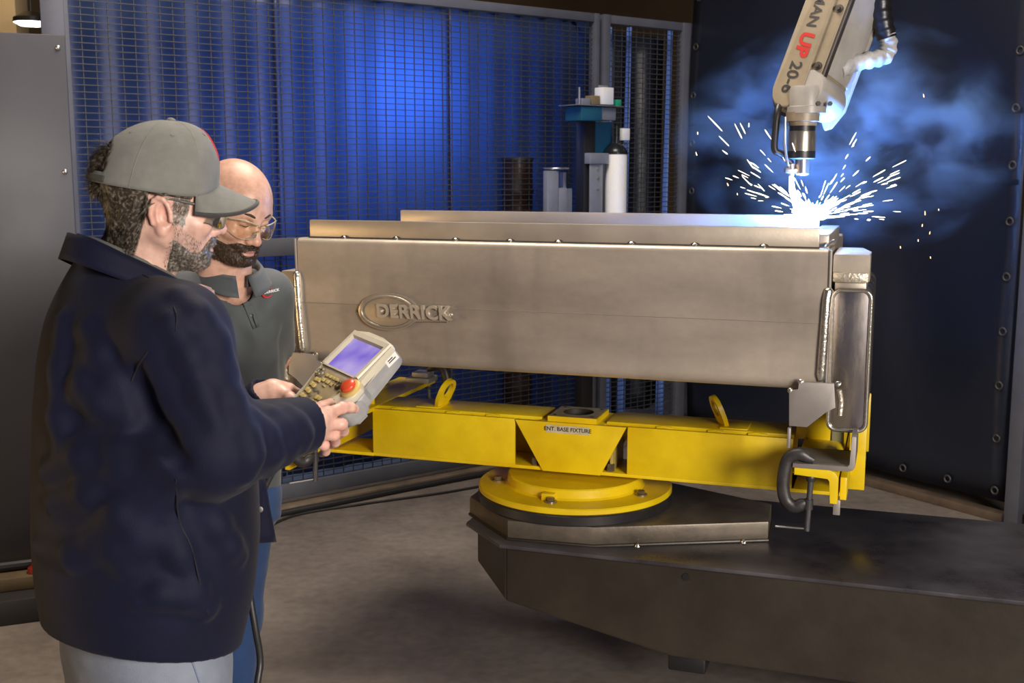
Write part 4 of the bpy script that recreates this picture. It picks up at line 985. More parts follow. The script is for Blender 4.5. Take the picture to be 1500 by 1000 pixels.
def hair_mat(name, dark, light, mixpos=.5, scale=60):
    m, nt, p = nmat(name); L = nt.links.new
    tc = _n(nt, 'ShaderNodeTexCoord'); nz = _n(nt, 'ShaderNodeTexNoise'); nz.inputs['Scale'].default_value = scale; nz.inputs['Detail'].default_value = 5; L(tc.outputs['Object'], nz.inputs[0])
    rp = _n(nt, 'ShaderNodeValToRGB'); rp.color_ramp.elements[0].position = mixpos - .1; rp.color_ramp.elements[1].position = mixpos + .14
    rp.color_ramp.elements[0].color = (*dark, 1); rp.color_ramp.elements[1].color = (*light, 1)
    L(nz.outputs[0], rp.inputs[0]); L(rp.outputs[0], p.inputs['Base Color']); p.inputs['Roughness'].default_value = .45
    return m
def cloth_mat(name, col, var, weave=900, rough=.75, sheen=.15, vs=9):
    m = mat(name, col, rough, 0, var=var, vscale=vs, bump=.25, bscale=weave, sheen=sheen); return m
def lens_mat(name, tint, alpha):
    m, nt, p = nmat(name); L = nt.links.new
    g = _n(nt, 'ShaderNodeBsdfGlossy'); g.inputs['Roughness'].default_value = .06; g.inputs['Color'].default_value = (1, 1, 1, 1)
    tr = _n(nt, 'ShaderNodeBsdfTransparent'); tr.inputs[0].default_value = (*tint, 1); fr = _n(nt, 'ShaderNodeFresnel'); fr.inputs[0].default_value = 1.5
    mx = _n(nt, 'ShaderNodeMixShader'); mp = _n(nt, 'ShaderNodeMath', operation='MULTIPLY_ADD'); mp.inputs[1].default_value = 1.2; mp.inputs[2].default_value = alpha
    L(fr.outputs[0], mp.inputs[0]); L(mp.outputs[0], mx.inputs[0]); L(tr.outputs[0], mx.inputs[1]); L(g.outputs[0], mx.inputs[2]); L(mx.outputs[0], nt.nodes['Material Output'].inputs[0])
    return m

# ------------------------------------------------------------------ a head in its own frame: x forward, y left, z up, eyes at z = 0
def head_field(fat=0., neck_to=(-.045, 0, -.20), neck_r=.060):
    h = Field(); S = (-1, 1)
    h.add(Ell((-.014, 0, .034), (.101, .078, .086)), 0)
    h.add(Ell((.018, 0, .0), (.076, .067, .085)), .03)
    h.add(Ell((.028, 0, -.062), (.060, .056 + fat, .052)), .03)
    h.add(Ell((.074, 0, -.100), (.022, .026, .018)), .03)
    for s in S:
        h.add(Cone((.0, s * (.058 + fat), -.058), (.066, s * .022, -.100), .020, .014), .03)
        h.add(Cone((.083, s * .010, .017), (.066, s * .046, .017), .012, .009), .014)
        h.add(Ell((.060, s * .048, -.034), (.026, .021, .020)), .02)
        h.sub(Ell((.098, s * .031, -.003), (.020, .019, .012)), .014)
        h.add(Ell((.0755, s * .031, -.003), (.0135, .015, .0125)), .004)
        h.sub(Cone((.0905, s * .021, -.0075), (.0855, s * .042, -.0075), .0012), .003)
    h.add(Cone((.086, 0, .008), (.107, 0, -.036), .0085, .0105), .012)
    h.add(Ell((.109, 0, -.041), (.013, .0125, .0115)), .006)
    for s in S:
        h.add(Ell((.099, s * .0135, -.045), (.011, .0085, .0085)), .006)
        h.sub(Ell((.104, s * .0075, -.0535), (.005, .004, .004)), .003)
    h.add(Ell((.088, 0, -.064), (.012, .028, .014)), .012)
    h.add(Ell((.0955, 0, -.0715), (.008, .021, .0058)), .004)
    h.add(Ell((.0935, 0, -.0835), (.0085, .018, .0065)), .004)
    h.sub(Cone((.1035, -.014, -.0775), (.1035, .014, -.0775), .0022), .003)
    for s in S: h.sub(Cone((.1005, s * .014, -.0775), (.092, s * .024, -.0785), .002), .003)
    h.sub(Cone((.1015, -.012, -.0935), (.1015, .012, -.0935), .004), .008)
    h.add(Cone((-.022, 0, -.05), neck_to, neck_r - .004, neck_r), .03)
    h.add(Cone((-.022, 0, -.12), (-.022 + (neck_to[0] + .022) * .9, 0, neck_to[2] * .98), .055), .03)
    for s in S:     # ears
        rot = Matrix.Rotation(R(-14), 4, 'Y') @ Matrix.Rotation(s * R(24), 4, 'Z')
        c = Vector((-.010, s * .081, -.024))
        h.add(Ell(c, (.020, .0085, .033), rot), .006)
        h.sub(Ell(c + Vector((.004, s * .010, -.001)), (.012, .008, .022), rot), .004)
        h.add(Ell(c + Vector((.004, s * .001, -.026)), (.010, .008, .012), rot), .006)
        ex = [c + rot.to_3x3() @ Vector((.018 * math.cos(a), s * .005, .031 * math.sin(a))) for a in np.linspace(-.35, 3.6, 9)]
        for p, q in zip(ex, ex[1:]): h.add(Cone(p, q, .0042), .003)
        h.add(Cone(c + Vector((.010, s * .001, -.004)), c + Vector((.013, s * .000, -.010)), .004), .004)
    return h
HLO, HHI = (-.135, -.112, -.205), (.135, .112, .135)
def skin_colors(V, base, lip=(.52, .24, .20), red=.12):
    c = np.tile(np.array(base), (len(V), 1)); x, y, z = V.T
    w = np.exp(-(((z + .0775) / .0085) ** 2 + (y / .020) ** 2)) * (x > .085); c = c * (1 - w[:, None]) + np.array(lip) * w[:, None]
    w = (np.exp(-(((z + .04) / .016) ** 2 + (y / .018) ** 2)) * (x > .09) + np.exp(-(((z + .032) / .022) ** 2 + ((np.abs(y) - .045) / .02) ** 2)) * (x > .03) + 1.2 * np.exp(-(((z + .024) / .035) ** 2 + ((np.abs(y) - .084) / .01) ** 2))) * red * 2
    c = c * (1 - np.clip(w, 0, .6)[:, None] * np.array([.05, .42, .45])); return c
def euler_basis(fwd, roll=0):
    """matrix with local x along fwd, z up"""
    x = Vector(fwd).normalized(); y = Vector((0, 0, 1)).cross(x).normalized(); z = x.cross(y)
    M = basis(x, y, z, (0, 0, 0)); return M @ Matrix.Rotation(roll, 4, 'X')
def hand(field, wr, fore, knk, fingers, thumb, rs=1.0):
    """wrist point, forearm point, knuckle points, finger joint chains (after the knuckle), thumb chain"""
    field.add(Cone(fore, wr, .027 * rs, .025 * rs), .0)
    wc = Vector(wr)
    for k, p in enumerate(knk): field.add(Cone(wc.lerp(p, .18), p, .017 * rs, .0125 * rs), .016)
    for a, b in zip(knk, knk[1:]): field.add(Cone(wc.lerp(a, .65), wc.lerp(b, .65), .014 * rs), .012)
    fr = [(.0115, .0105, .0095, .0078), (.0118, .0107, .0096, .0078), (.0112, .0100, .0090, .0073), (.0098, .0088, .0078, .0064)]
    for k, (kn, ch) in enumerate(zip(knk, fingers)):
        pts = [kn] + list(ch); rr = fr[k]
        for i in range(3): field.add(Cone(pts[i], pts[i + 1], rr[i] * rs, rr[i + 1] * rs), .005)
        field.add(Ell(pts[1], (.0108 * rs * rr[1] / .0105,) * 3), .003)
    t = list(thumb); field.add(Cone(wc.lerp(t[0], .4), t[0], .017 * rs, .015 * rs), .012)
    field.add(Cone(t[0], t[1], .0145 * rs, .0115 * rs), .008); field.add(Cone(t[1], t[2], .0118 * rs, .0085 * rs), .004)
# ================================================================== teach pendant
PU = (RT * .625 - UP * .222 - FW * .75).normalized(); PV = RT * .648 + UP * .685 + FW * .336; PV = (PV - PU * PV.dot(PU)).normalized(); PN = PU.cross(PV)
PO = atY(522, 528, 2.40); PMX = basis(PU, PV, PN, PO)
t = pend = thing('teach_pendant', 'cream handheld robot teach pendant with lit purple screen and red stop button', 'controller', PMX)
IVORY = mat('ivory_plastic', (.60, .55, .44), .42, 0, var=(.54, .49, .39), vscale=20); GREYP = mat('grey_plastic', (.34, .34, .34), .45, 0, var=(.26, .26, .27), vscale=25)
XY = lambda p, q, h: (p, q, h)
outl = [(-.066, .064), (-.074, .058), (-.077, .048), (-.076, -.045), (-.072, -.062), (-.056, -.105), (-.053, -.145), (-.060, -.205), (-.050, -.216), (.050, -.216), (.060, -.205), (.056, -.150), (.064, -.115), (.092, -.098), (.101, -.078), (.098, -.056), (.080, -.042), (.078, .048), (.074, .058), (.066, .064), (.030, .069), (-.030, .069)]
bm = new_bm(); prism(bm, outl, XY, -.008, .010, .005, 3); obj('front_shell', bm, IVORY, t, 40)
bm = new_bm(); prism(bm, [(x * .985, y * .985) for x, y in outl], XY, -.042, -.006, .008, 3); obj('rear_shell', bm, GREYP, t, 40)
bm = new_bm()     # raised bezel round the screen
o_ = [(-.071, .060), (.072, .060), (.073, -.042), (-.072, -.042)]; i_ = [(-.053, .041), (.053, .041), (.053, -.0395), (-.053, -.0395)]
a = [bm.verts.new((*p, .0105)) for p in o_]; b = [bm.verts.new((p[0] * .975, p[1] * .975, .015)) for p in o_]; c = [bm.verts.new((p[0] * 1.16 , p[1] * 1.14, .015)) for p in i_]; d = [bm.verts.new((*p, .0095)) for p in i_]
for k in range(4):
    j = (k + 1) % 4
    for q, w in ((a, b), (b, c), (c, d)): bm.faces.new((q[k], q[j], w[j], w[k]))
bmesh.ops.recalc_face_normals(bm, faces=bm.faces[:]); obj('screen_bezel', bm, IVORY, t, 20)
def screen_mat():
    m, nt, p = nmat('lit_screen'); L = nt.links.new
    tc = _n(nt, 'ShaderNodeTexCoord'); nz = _n(nt, 'ShaderNodeTexNoise'); nz.inputs['Scale'].default_value = 14; nz.inputs['Detail'].default_value = 2; L(tc.outputs['Object'], nz.inputs[0])
    rp = _n(nt, 'ShaderNodeValToRGB'); rp.color_ramp.elements[0].position = .35; rp.color_ramp.elements[1].position = .65
    rp.color_ramp.elements[0].color = (.20, .13, .62, 1); rp.color_ramp.elements[1].color = (.46, .36, .74, 1); L(nz.outputs[0], rp.inputs[0])
    p.inputs['Base Color'].default_value = (.03, .03, .05, 1); p.inputs['Roughness'].default_value = .2; L(rp.outputs[0], p.inputs['Emission Color']); p.inputs['Emission Strength'].default_value = .95
    return m
bm = new_bm(); box(bm, (-.0535, -.040, .006), (.0535, .0415, .0102)); obj('screen', bm, screen_mat(), t, 0, 'glowing purple screen')
TAN = mat('keypad_tan', (.32, .25, .14), .5, 0, var=(.26, .20, .11), vscale=30); KEY = mat('key_yellow', (.50, .38, .14), .45); KEYD = mat('key_dark', (.17, .145, .11), .4)
kp = [(-.060, -.050), (.052, -.050), (.058, -.058), (.056, -.085), (.044, -.11), (.046, -.195), (.036, -.205), (-.036, -.205), (-.046, -.195), (-.044, -.12), (-.062, -.075), (-.066, -.058)]
bm = new_bm(); prism(bm, kp, XY, .0095, .0122, .0012); obj('keypad', bm, TAN, t, 40)
def key(x, y, w, h, m=KEY, r=.002, z=.003): bm = new_bm(); prism(bm, [(x + p, y + q) for p, q in rrect(w, h, min(r, w / 2.01, h / 2.01), 3)], XY, .0118, .0118 + z, .0012); obj('key', bm, m, t, 40)
for k in range(4): key(-.020 + k * .0135, -.064, .0115, .0075)
key(-.018, -.077, .014, .009); key(.000, -.077, .014, .009); key(.018, -.079, .011, .008); key(.001, -.089, .011, .004)
for k, (x, y) in enumerate(((-.040, -.082), (-.028, -.082), (-.040, -.096), (-.028, -.098), (-.038, -.112), (-.027, -.114), (-.038, -.128), (-.026, -.130), (.012, -.118), (.024, -.118), (.012, -.132), (.024, -.132))): key(x, y, .0115, .0105, KEY, .003)
for x, y, r_ in ((-.012, -.104, .006), (-.012, -.119, .0055), (.004, -.105, .004), (-.012, -.134, .005)): key(x, y, r_ * 2, r_ * 2, KEYD, r_)
for x, y, r_ in ((-.047, -.064, .0125), (.040, -.072, .0095)):
    bm = new_bm(); lathe(bm, [(r_ + .0015, .0118), (r_ + .001, .0142), (r_, .0142), (r_ - .001, .0165), (r_ * .5, .0175), (r_ * .42, .0155), (0, .0155)], Matrix.Translation((x, y, 0)), 24); nb = obj('jog_dial', bm, KEYD, t)
    for k in range(4):
        an = R(45 + 90 * k); bm = new_bm(); lathe(bm, [(.0022, .016), (.0018, .0183), (0, .0186)], Matrix.Translation((x + r_ * .72 * math.cos(an), y + r_ * .72 * math.sin(an), 0)), 8); obj('dial_mark', bm, KEY, nb)
bm = new_bm(); lathe(bm, [(.0235, .008), (.0235, .014), (.021, .0165), (.016, .0175)], Matrix.Translation((.078, -.068, 0)), 28); es = obj('stop_collar', bm, mat('collar_yellow', (.62, .46, .16), .45), t)
bm = new_bm(); lathe(bm, [(.011, .014), (.011, .0165), (.0165, .0175), (.0175, .020), (.0172, .0235), (.014, .0265), (.007, .028), (0, .0283)], Matrix.Translation((.078, -.068, 0)), 28); obj('stop_button', bm, mat('stop_red', (.66, .075, .025), .32, coat=.2), es, 60, 'red mushroom stop button')
bm = new_bm(); prism(bm, [(x + .074, y - .092) for x, y in rrect(.056, .064, .02)], XY, -.050, -.0075, .01, 3); obj('grip_bulge', bm, GREYP, t, 50)
for k in range(4): bm = new_bm(); box(bm, (.060 + k * .004, -.116 - k * .002, .0095), (.0615 + k * .004, -.104 - k * .002, .0108)); obj('grip_slot', bm, BLK, t, 0)
bm = new_bm(); box(bm, (.0765, .024, -.020), (.0785, .056, -.002), .0005); wt = obj('side_label', bm, mat('label_white', (.75, .74, .72), .5), t, 0, 'small white paper label')
bm = new_bm(); box(bm, (.0783, .030, -.013), (.0789, .050, -.0105)); box(bm, (.0783, .030, -.008), (.0789, .044, -.0055)); obj('label_print', bm, MATS['ink'], wt, 0)
bm = new_bm(); tube(bm, smooth_path([(-.050, -.165, -.03), (-.078, -.140, -.045), (-.088, -.100, -.045), (-.076, -.064, -.03)]), .0085, 10); obj('hand_strap', bm, RUB, t, 60)
# cable of the pendant, hanging in front of the capped man's jacket down to the floor
cps = [PMX @ Vector((0, -.20, -.03)), PMX @ Vector((0, -.235, -.045)), atY(428, 655, 2.30), atY(394, 700, 2.30), atY(374, 760, 2.29), atY(366, 830, 2.26), atY(366, 868, 2.25), atY(374, 920, 2.24), atY(381, 968, 2.24), atY(376, 1030, 2.22), atY(384, 1200, 2.25), atZ(400, 1400, .008), atZ(470, 1420, .008)]
bm = new_bm(); tube(bm, smooth_path(cps, 8), .0075, 8); obj('pendant_cable', bmesh_local(bm, PMX), RUB, t, 60)

# ================================================================== capped man holding the pendant
def silh(rows, Y, f, r, ratio):
    """body sections from left/right outline pixels at distance Y"""
    out = []
    for y, xl, xr in rows:
        a, b = atY(xl, y, Y), atY(xr, y, Y); s = (b.x - a.x) / 2; d = s / math.sqrt((r[0] * ratio) ** 2 + f[0] ** 2)
        out.append((a.z, (a.x + b.x) / 2, Y, d * ratio, d))
    return out
f1 = Vector((.80, .60, 0)); r1 = Vector((.60, -.80, 0)); Y1 = 2.15
feet1 = atZ(215, 1500, 0); root1 = Vector((atY(210, 900, Y1).x, Y1 + .0, 0))
man1 = thing('person', 'person in grey cap and dark navy jacket holding the teach pendant', 'person', Matrix.Translation(root1))
# head
HM1 = euler_basis((math.cos(R(24)) * math.cos(R(9)), math.sin(R(24)) * math.cos(R(9)), -math.sin(R(9))), R(3))
ear = Vector((-.010, -.086, -.024)); HO1 = atY(237, 315, 2.045) - HM1.to_3x3() @ ear; HM1 = Matrix.Translation(HO1) @ HM1
neck1 = atY(196, 420, 2.19); nl = HM1.inverted() @ neck1
hf = head_field(.006, (nl.x, nl.y, nl.z), .064)
hv, hq = hf.mesh((-.17, -.112, min(nl.z - .03, -.2)), HHI, .0025)
SK1 = (.70, .45, .37); hc = skin_colors(hv, SK1, red=.16)
x_, y_, z_ = hv.T; wst = np.clip((.075 - x_) / .02, 0, 1) * np.clip((x_ - .005) / .012, 0, 1) * np.clip((-.018 - z_) / .02, 0, 1) * np.clip((z_ + .11) / .02, 0, 1) * (np.abs(y_) > .035) * np.clip(-z_ * 22 - x_ * 12 + .1, 0, 1)
hc = hc * (1 - (.30 * wst)[:, None] * np.array([1, .95, .9]))      # stubble on the jaw
body = [(npx(HM1, hv), hq)]; bcol = [hc]
# right hand
W1 = atY(444, 618, 2.125)
P_ = lambda *a: [atY(*q) for q in a]
hd = Field(); kn = P_((480, 606, 2.195), (477, 621, 2.185), (470, 635, 2.185), (461, 647, 2.19))
FA1 = atY(405, 636, 2.05)
hand(hd, W1, FA1, kn,
     [P_((501, 597, 2.222), (513, 596.5, 2.242), (520, 599, 2.256)), P_((500, 621, 2.205), (503, 631, 2.236), (496, 637, 2.262)),
      P_((489, 637, 2.205), (491, 647, 2.236), (484, 652, 2.26)), P_((475, 652, 2.205), (477, 661, 2.228), (471, 664, 2.248))],
     [atY(460, 604, 2.20), atY(473, 599, 2.25) + PN * .005, atY(487, 594, 2.295) + PN * .009], 1.1)
for q in kn: hd.add(Ell(q + Vector((-.0, -.004, .004)), (.0115,) * 3), .008)
hp_ = kn + [W1, FA1, atY(520, 599, 2.256), atY(486, 588, 2.285)]; lo = [min(q[i] for q in hp_) - .05 for i in range(3)]; hi = [max(q[i] for q in hp_) + .05 for i in range(3)]
v, q = hd.mesh(lo, hi, .0018); body.append((v, q))
def hand_colors(v, tips):
    c = np.tile(np.array(SK1) * np.array([1.0, .98, .98]), (len(v), 1)); w = 0
    for p in tips: w = w + np.exp(-(((v - np.array(p)) ** 2).sum(1)) / .014 ** 2)
    return c * (1 - np.clip(w, 0, 1)[:, None] * np.array([.02, .18, .16]))
bcol.append(hand_colors(v, kn + P_((500, 621, 2.205), (489, 637, 2.205), (475, 652, 2.205), (520, 599, 2.256), (501, 597, 2.222))))
# left hand
W2 = atY(398, 573, 2.44); hl = Field(); kl = P_((424, 570, 2.455), (421, 578, 2.47), (416, 586, 2.475), (411, 593, 2.47))
hand(hl, W2, atY(366, 585, 2.44), kl,
     [P_((440, 578, 2.475), (450, 590, 2.465), (454, 598, 2.44)), P_((437, 588, 2.485), (448, 600, 2.47), (452, 608, 2.445)), P_((432, 597, 2.485), (442, 609, 2.468), (446, 615, 2.445)), P_((425, 603, 2.475), (433, 612, 2.46), (437, 617, 2.44))],
     [atY(414, 577, 2.43), atY(426, 583, 2.41) + PN * .003, atY(437, 590, 2.392) + PN * .006], 1.06)
lo = [min(q[i] for q in kl + [W2, atY(366, 585, 2.44)]) - .07 for i in range(3)]; hi = [max(q[i] for q in kl + [W2]) + .07 for i in range(3)]
v, q = hl.mesh(lo, hi, .002); body.append((v, q)); bcol.append(hand_colors(v, P_((437, 590, 2.392), (426, 583, 2.41))))
# trunk and legs under the clothes
tz = [(atY(200, y, Y1).z, c, Y1, .17, .13) for y, c in ((420, atY(205, 420, Y1).x), (560, atY(205, 560, Y1).x), (760, atY(210, 760, Y1).x), (900, atY(210, 900, Y1).x))]
tr = Field().add(Stack(tz, f1, r1), 0)
LG1 = [(root1 + f1 * .02 + r1 * .10), (root1 - f1 * .02 - r1 * .10)]
for p in LG1: tr.add(Cone(p + Vector((0, 0, .90)), p + Vector((0, 0, .10)), .085, .05), .04)
v, q = tr.mesh((root1.x - .35, root1.y - .35, .0), (root1.x + .35, root1.y + .35, 1.56), .016); body.append((v, q)); bcol.append(np.tile(np.array(SK1), (len(v), 1)))
V, Q = merge(body); nobj('body', V, Q, skin_mat('skin_fair', SK1), man1, colfn=np.concatenate(bcol))

# jacket
rows = [(362, 122, 178), (380, 110, 215), (405, 95, 262), (430, 81, 298), (460, 67, 328), (520, 55, 345), (600, 48, 365), (700, 46, 382), (780, 47, 384), (850, 52, 378), (905, 62, 366), (960, 78, 352), (990, 84, 346)]
jk = Field(); jk.add(Stack(silh(rows, Y1, f1, r1, 1.22), f1, r1), 0)
SR, ER, CR = atY(258, 492, 1.99), atY(312, 654, 1.965), atY(446, 622, 2.13)
SL = SR - r1 * .36 + f1 * .03; EL, CLf = atY(340, 640, 2.47), atY(394, 575, 2.432)
jk.add(Cone(atY(190, 452, 2.1), SR, .075, .088), .06)
jk.add(Cone(SR, ER, .088, .080), .04); jk.add(Cone(ER, CR, .078, .054), .035); jk.add(Cone(ER, ER + Vector((0, .02, -.012)), .079), .03)
jk.add(Cone(atY(215, 470, 2.2), SL, .070, .085), .05); jk.add(Cone(SL, EL, .088, .07), .04); jk.add(Cone(EL, CLf, .066, .044), .03)
base_j = Field(); base_j.ops = list(jk.ops)
def fold(pix, r, inset, k=.028, neg=False):
    pts = [base_j.march(x, y) for x, y in pix]; dirs = [(p - CAM).normalized() for p in pts]
    pts = [p + d * inset for p, d in zip(pts, dirs)]; n = len(pts) - 1
    for i, (a, b) in enumerate(zip(pts, pts[1:])):
        ra, rb = [r * (.45 + .55 * math.sin(math.pi * max(.08, min(.92, j / n)))) for j in (i, i + 1)]
        (jk.sub if neg else jk.add)(Cone(a, b, ra, rb), k)
# ridges of cloth read off the photograph: armhole pull, waist drapes, sleeve creases
for pix, r_, ins in ((((70, 690), (120, 668), (180, 662), (235, 660)), .020, .010), (((80, 735), (130, 722), (185, 692), (236, 668)), .018, .010), (((140, 790), (180, 752), (215, 712), (246, 676)), .022, .012),
                     (((185, 830), (205, 780), (232, 730), (262, 700)), .020, .011), (((110, 590), (135, 570), (165, 578), (190, 600)), .018, .010), (((125, 530), (132, 560), (150, 590), (185, 612)), .020, .011),
                     (((128, 480), (150, 520), (170, 555), (188, 575)), .016, .010), (((252, 470), (280, 520), (300, 575), (318, 620)), .014, .008), (((300, 500), (318, 545), (340, 585), (352, 610)), .013, .008),
                     (((345, 612), (362, 640), (368, 668), (362, 695)), .013, .007), (((372, 612), (392, 638), (400, 662), (394, 690)), .012, .007), (((398, 606), (416, 628), (424, 650), (420, 672)), .011, .006), (((420, 602), (436, 620), (444, 638), (442, 655)), .009, .005),
                     (((60, 800), (110, 812), (170, 800), (230, 790)), .018, .011), (((250, 760), (262, 810), (285, 860), (300, 895)), .012, .008), (((300, 745), (318, 770), (335, 800), (350, 815)), .014, .009), (((95, 470), (92, 540), (90, 610), (95, 660)), .018, .012),
                     (((262, 432), (290, 460), (318, 500), (338, 545)), .012, .007), (((205, 880), (240, 868), (275, 872), (305, 885)), .016, .011)):
    fold(pix, r_ * 1.25, ins * (.62 if pix[0][0] < 260 else .9))
for pix, r_ in ((((200, 545), (208, 575), (222, 610), (240, 640), (262, 672)), .010),):
    fold(pix, r_, .000, .03, True)
jk.warp(lambda P: .0022 * noise3(P, 6, 5) + .0004 * noise3(P, 24, 8, 1))
# cut: hem, sleeves' ends, neck
hemz = atY(215, 958, 1.98).z; jk.cut(Plane((root1.x, Y1 - .14, hemz), (-f1 * .22 + r1 * .05 - Vector((0, 0, 1)))), .006)
jk.cut(Plane(CR, (CR - ER).normalized()), .003) if False else None
fw_ = (CR - ER).normalized(); cuff = lambda C_, d_, off: Fn(lambda P: np.maximum(-((P - A3(C_)) @ A3(d_)) + off, np.sqrt(((P - A3(C_)) ** 2).sum(1)) - .16).astype(f32))
jk.sub(cuff(CR, fw_, .010), .004)
fl_ = (CLf - EL).normalized(); jk.sub(cuff(CLf, fl_, .0), .004)
jk.sub(Cone(CR - fw_ * .03, CR + fw_ * .05, .036, .045), .004); jk.sub(Cone(CLf - fl_ * .03, CLf + fl_ * .05, .034, .04), .004)
nk = neck1 + Vector((0, 0, .005)); up_n = (HO1 - neck1).normalized()
jk.sub(Cone(nk + Vector((0, 0, -.01)), nk + up_n * .25, .074, .10), .012); jk.sub(Cone(nk + Vector((.03, -.01, .0)), nk + f1 * .16 + Vector((0, 0, .02)), .065, .06), .015)
jk.sub(Plane((0, 0, 0), (0, 0, 1)), 0) if False else None
lo = (atY(40, 700, 2.0).x - .10, 1.72, hemz - .06); hi = (CR.x + .12, 2.62, 1.60)
v, q = jk.mesh(lo, hi, .0058)
NAVYC = mat('navy_twill', (.0052, .0066, .027), .70, 0, var=(.0040, .0048, .018), vscale=7, bump=.25, bscale=700, spec=.22, sheen=.04)
jko = nobj('jacket', v, q, NAVYC, man1)
# collar band, stand and fall
def band(cen, ax, ay, up, a0, a1, h0, h1, flare, tilt, th=.004, n=48, back=.0):
    V = []; Q = []
    for i in range(n + 1):
        a = R(a0 + (a1 - a0) * i / n); c, s = math.cos(a), math.sin(a)
        for lvl in range(5):
            t_ = lvl / 4; hh = h0 + (h1 - h0) * t_; k = 1 + flare * t_
            V.append(cen + ax * (c * k) + ay * (s * k) + up * (hh - tilt * c) )
    V = np.array([tuple(p) for p in V])
    for i in range(n):
        for l in range(4): Q.append((i * 5 + l, (i + 1) * 5 + l, (i + 1) * 5 + l + 1, i * 5 + l + 1))
    return V, np.array(Q)
def solid(o, th, off=0): md = o.modifiers.new('thickness', 'SOLIDIFY'); md.thickness = th; md.offset = off; return o
cn_ = atY(197, 398, 2.135)
v, q = band(cn_, f1 * .112, r1 * .096, Vector((0, 0, 1)), 34, 326, -.030, .014, -.14, .060); solid(nobj('collar_stand', v, q, NAVYC, man1), .004)
v, q = band(cn_, f1 * .112, r1 * .097, Vector((0, 0, 1)), 30, 330, .016, -.030, .16, .060); solid(nobj('collar', v, q, NAVYC, man1), .005)
v, q = band(cn_ + Vector((.012, 0, .006)), f1 * .092, r1 * .080, Vector((0, 0, 1)), 0, 360, -.04, .012, -.06, .050); solid(nobj('undershirt', v, q, cloth_mat('grey_jersey', (.12, .12, .11), (.10, .10, .095), 900), man1), .004)
# seams of the jacket as raised stitched lines
def seam(pix, name, fld, root, m, r=.0016):
    pts = [p + (CAM - p).normalized() * .001 for p in (fld.march(x, y) for x, y in pix) if p.y < 3]; bm = new_bm(); tube(bm, smooth_path(pts, 4), r, 6)
    bmesh.ops.translate(bm, vec=-Vector(root.location), verts=bm.verts[:]); return obj(name, bm, m, root, 60)
SEAM = mat('dark_thread', (.006, .006, .014), .8)
seam(((258, 702), (262, 760), (280, 800), (292, 850), (305, 900)), 'side_seam', jk, man1, SEAM)
seam(((216, 515), (206, 530), (198, 545), (193, 558)), 'armhole_seam', jk, man1, SEAM)
seam(((110, 375), (160, 392), (215, 405), (255, 450), (258, 485)), 'shoulder_seam', jk, man1, SEAM, .001)
# open front edge of the jacket hanging forward, with a snap
fp = [base_j.march(372, 690), atY(388, 700, 2.20), atY(404, 788, 2.22), atY(372, 792, 2.20), base_j.march(366, 770)]
bm = new_bm(); vs = [bm.verts.new(p - root1) for p in (atY(362, 690, 2.14), atY(386, 690, 2.20), atY(394, 740, 2.21), atY(404, 793, 2.22), atY(376, 795, 2.19), atY(360, 790, 2.13))]; bm.faces.new(vs); bmesh.ops.triangulate(bm, faces=bm.faces[:]); bmesh.ops.subdivide_edges(bm, edges=bm.edges[:], cuts=3, use_grid_fill=True)
solid(obj('jacket_front_flap', bm, NAVYC, man1, 180), .006)
bm = new_bm(); lathe(bm, [(.006, 0), (.006, .002), (.003, .003), (0, .0025)], Matrix.Translation(atY(383, 743, 2.19) - root1 + Vector((0, -.012, 0))) @ Matrix.Rotation(R(90), 4, 'X'), 14); obj('snap', bm, MATS['bright_screw'], man1)
# jeans and boots
JEANS = cloth_mat('faded_denim', (.27, .30, .36), (.17, .20, .27), 500, .85, .1, 5)
jn = Field(); jn.add(Stack([(.70, root1.x, Y1, .185, .135), (.85, root1.x, Y1, .195, .145), (1.0, root1.x, Y1, .185, .14)], f1, r1), 0)
for k, p in enumerate(LG1):
    jn.add(Cone(p + Vector((0, 0, .80)), p + Vector((.0, 0, .50)) + f1 * .02, .102, .082), .05); jn.add(Cone(p + Vector((0, 0, .50)) + f1 * .02, p + Vector((0, 0, .10)), .082, .072), .03)
jn.warp(lambda P: .004 * noise3(P * np.array([1, 1, .8], f32), 14, 21)); jn.cut(Plane((0, 0, .06), (0, 0, -1)), .01); jn.cut(Plane((0, 0, .97), (0, 0, 1)), .01)
v, q = jn.mesh((root1.x - .33, Y1 - .33, .04), (root1.x + .33, Y1 + .33, .98), .009); nobj('jeans', v, q, JEANS, man1)
seam(((281, 968), (285, 978), (289, 990), (292, 999)), 'jeans_seam', jn, man1, mat('denim_thread', (.16, .20, .32), .8), .0015)
def boots(feet, fwd, man, m):
    for p in feet:
        b = Field(); b.add(Cone(p + Vector((0, 0, .06)) - fwd * .02, p + Vector((0, 0, .17)), .055, .055), 0); b.add(Ell(p + fwd * .12 + Vector((0, 0, .045)), (.09, .05, .045), fwd.to_track_quat('X', 'Z').to_matrix()), .04); b.add(Ell(p + fwd * .03 + Vector((0, 0, .04)), (.11, .05, .05), fwd.to_track_quat('X', 'Z').to_matrix()), .03)
        b.cut(Plane((0, 0, 0.002), (0, 0, -1)), .004); c = p + fwd * .06
        v, q = b.mesh((c.x - .2, c.y - .2, -.01), (c.x + .2, c.y + .2, .24), .009); nobj('boot', v, q, m, man)
BOOTM = mat('brown_boot', (.06, .035, .02), .5, 0, var=(.03, .02, .012), vscale=20)
boots(LG1, f1, man1, BOOTM)

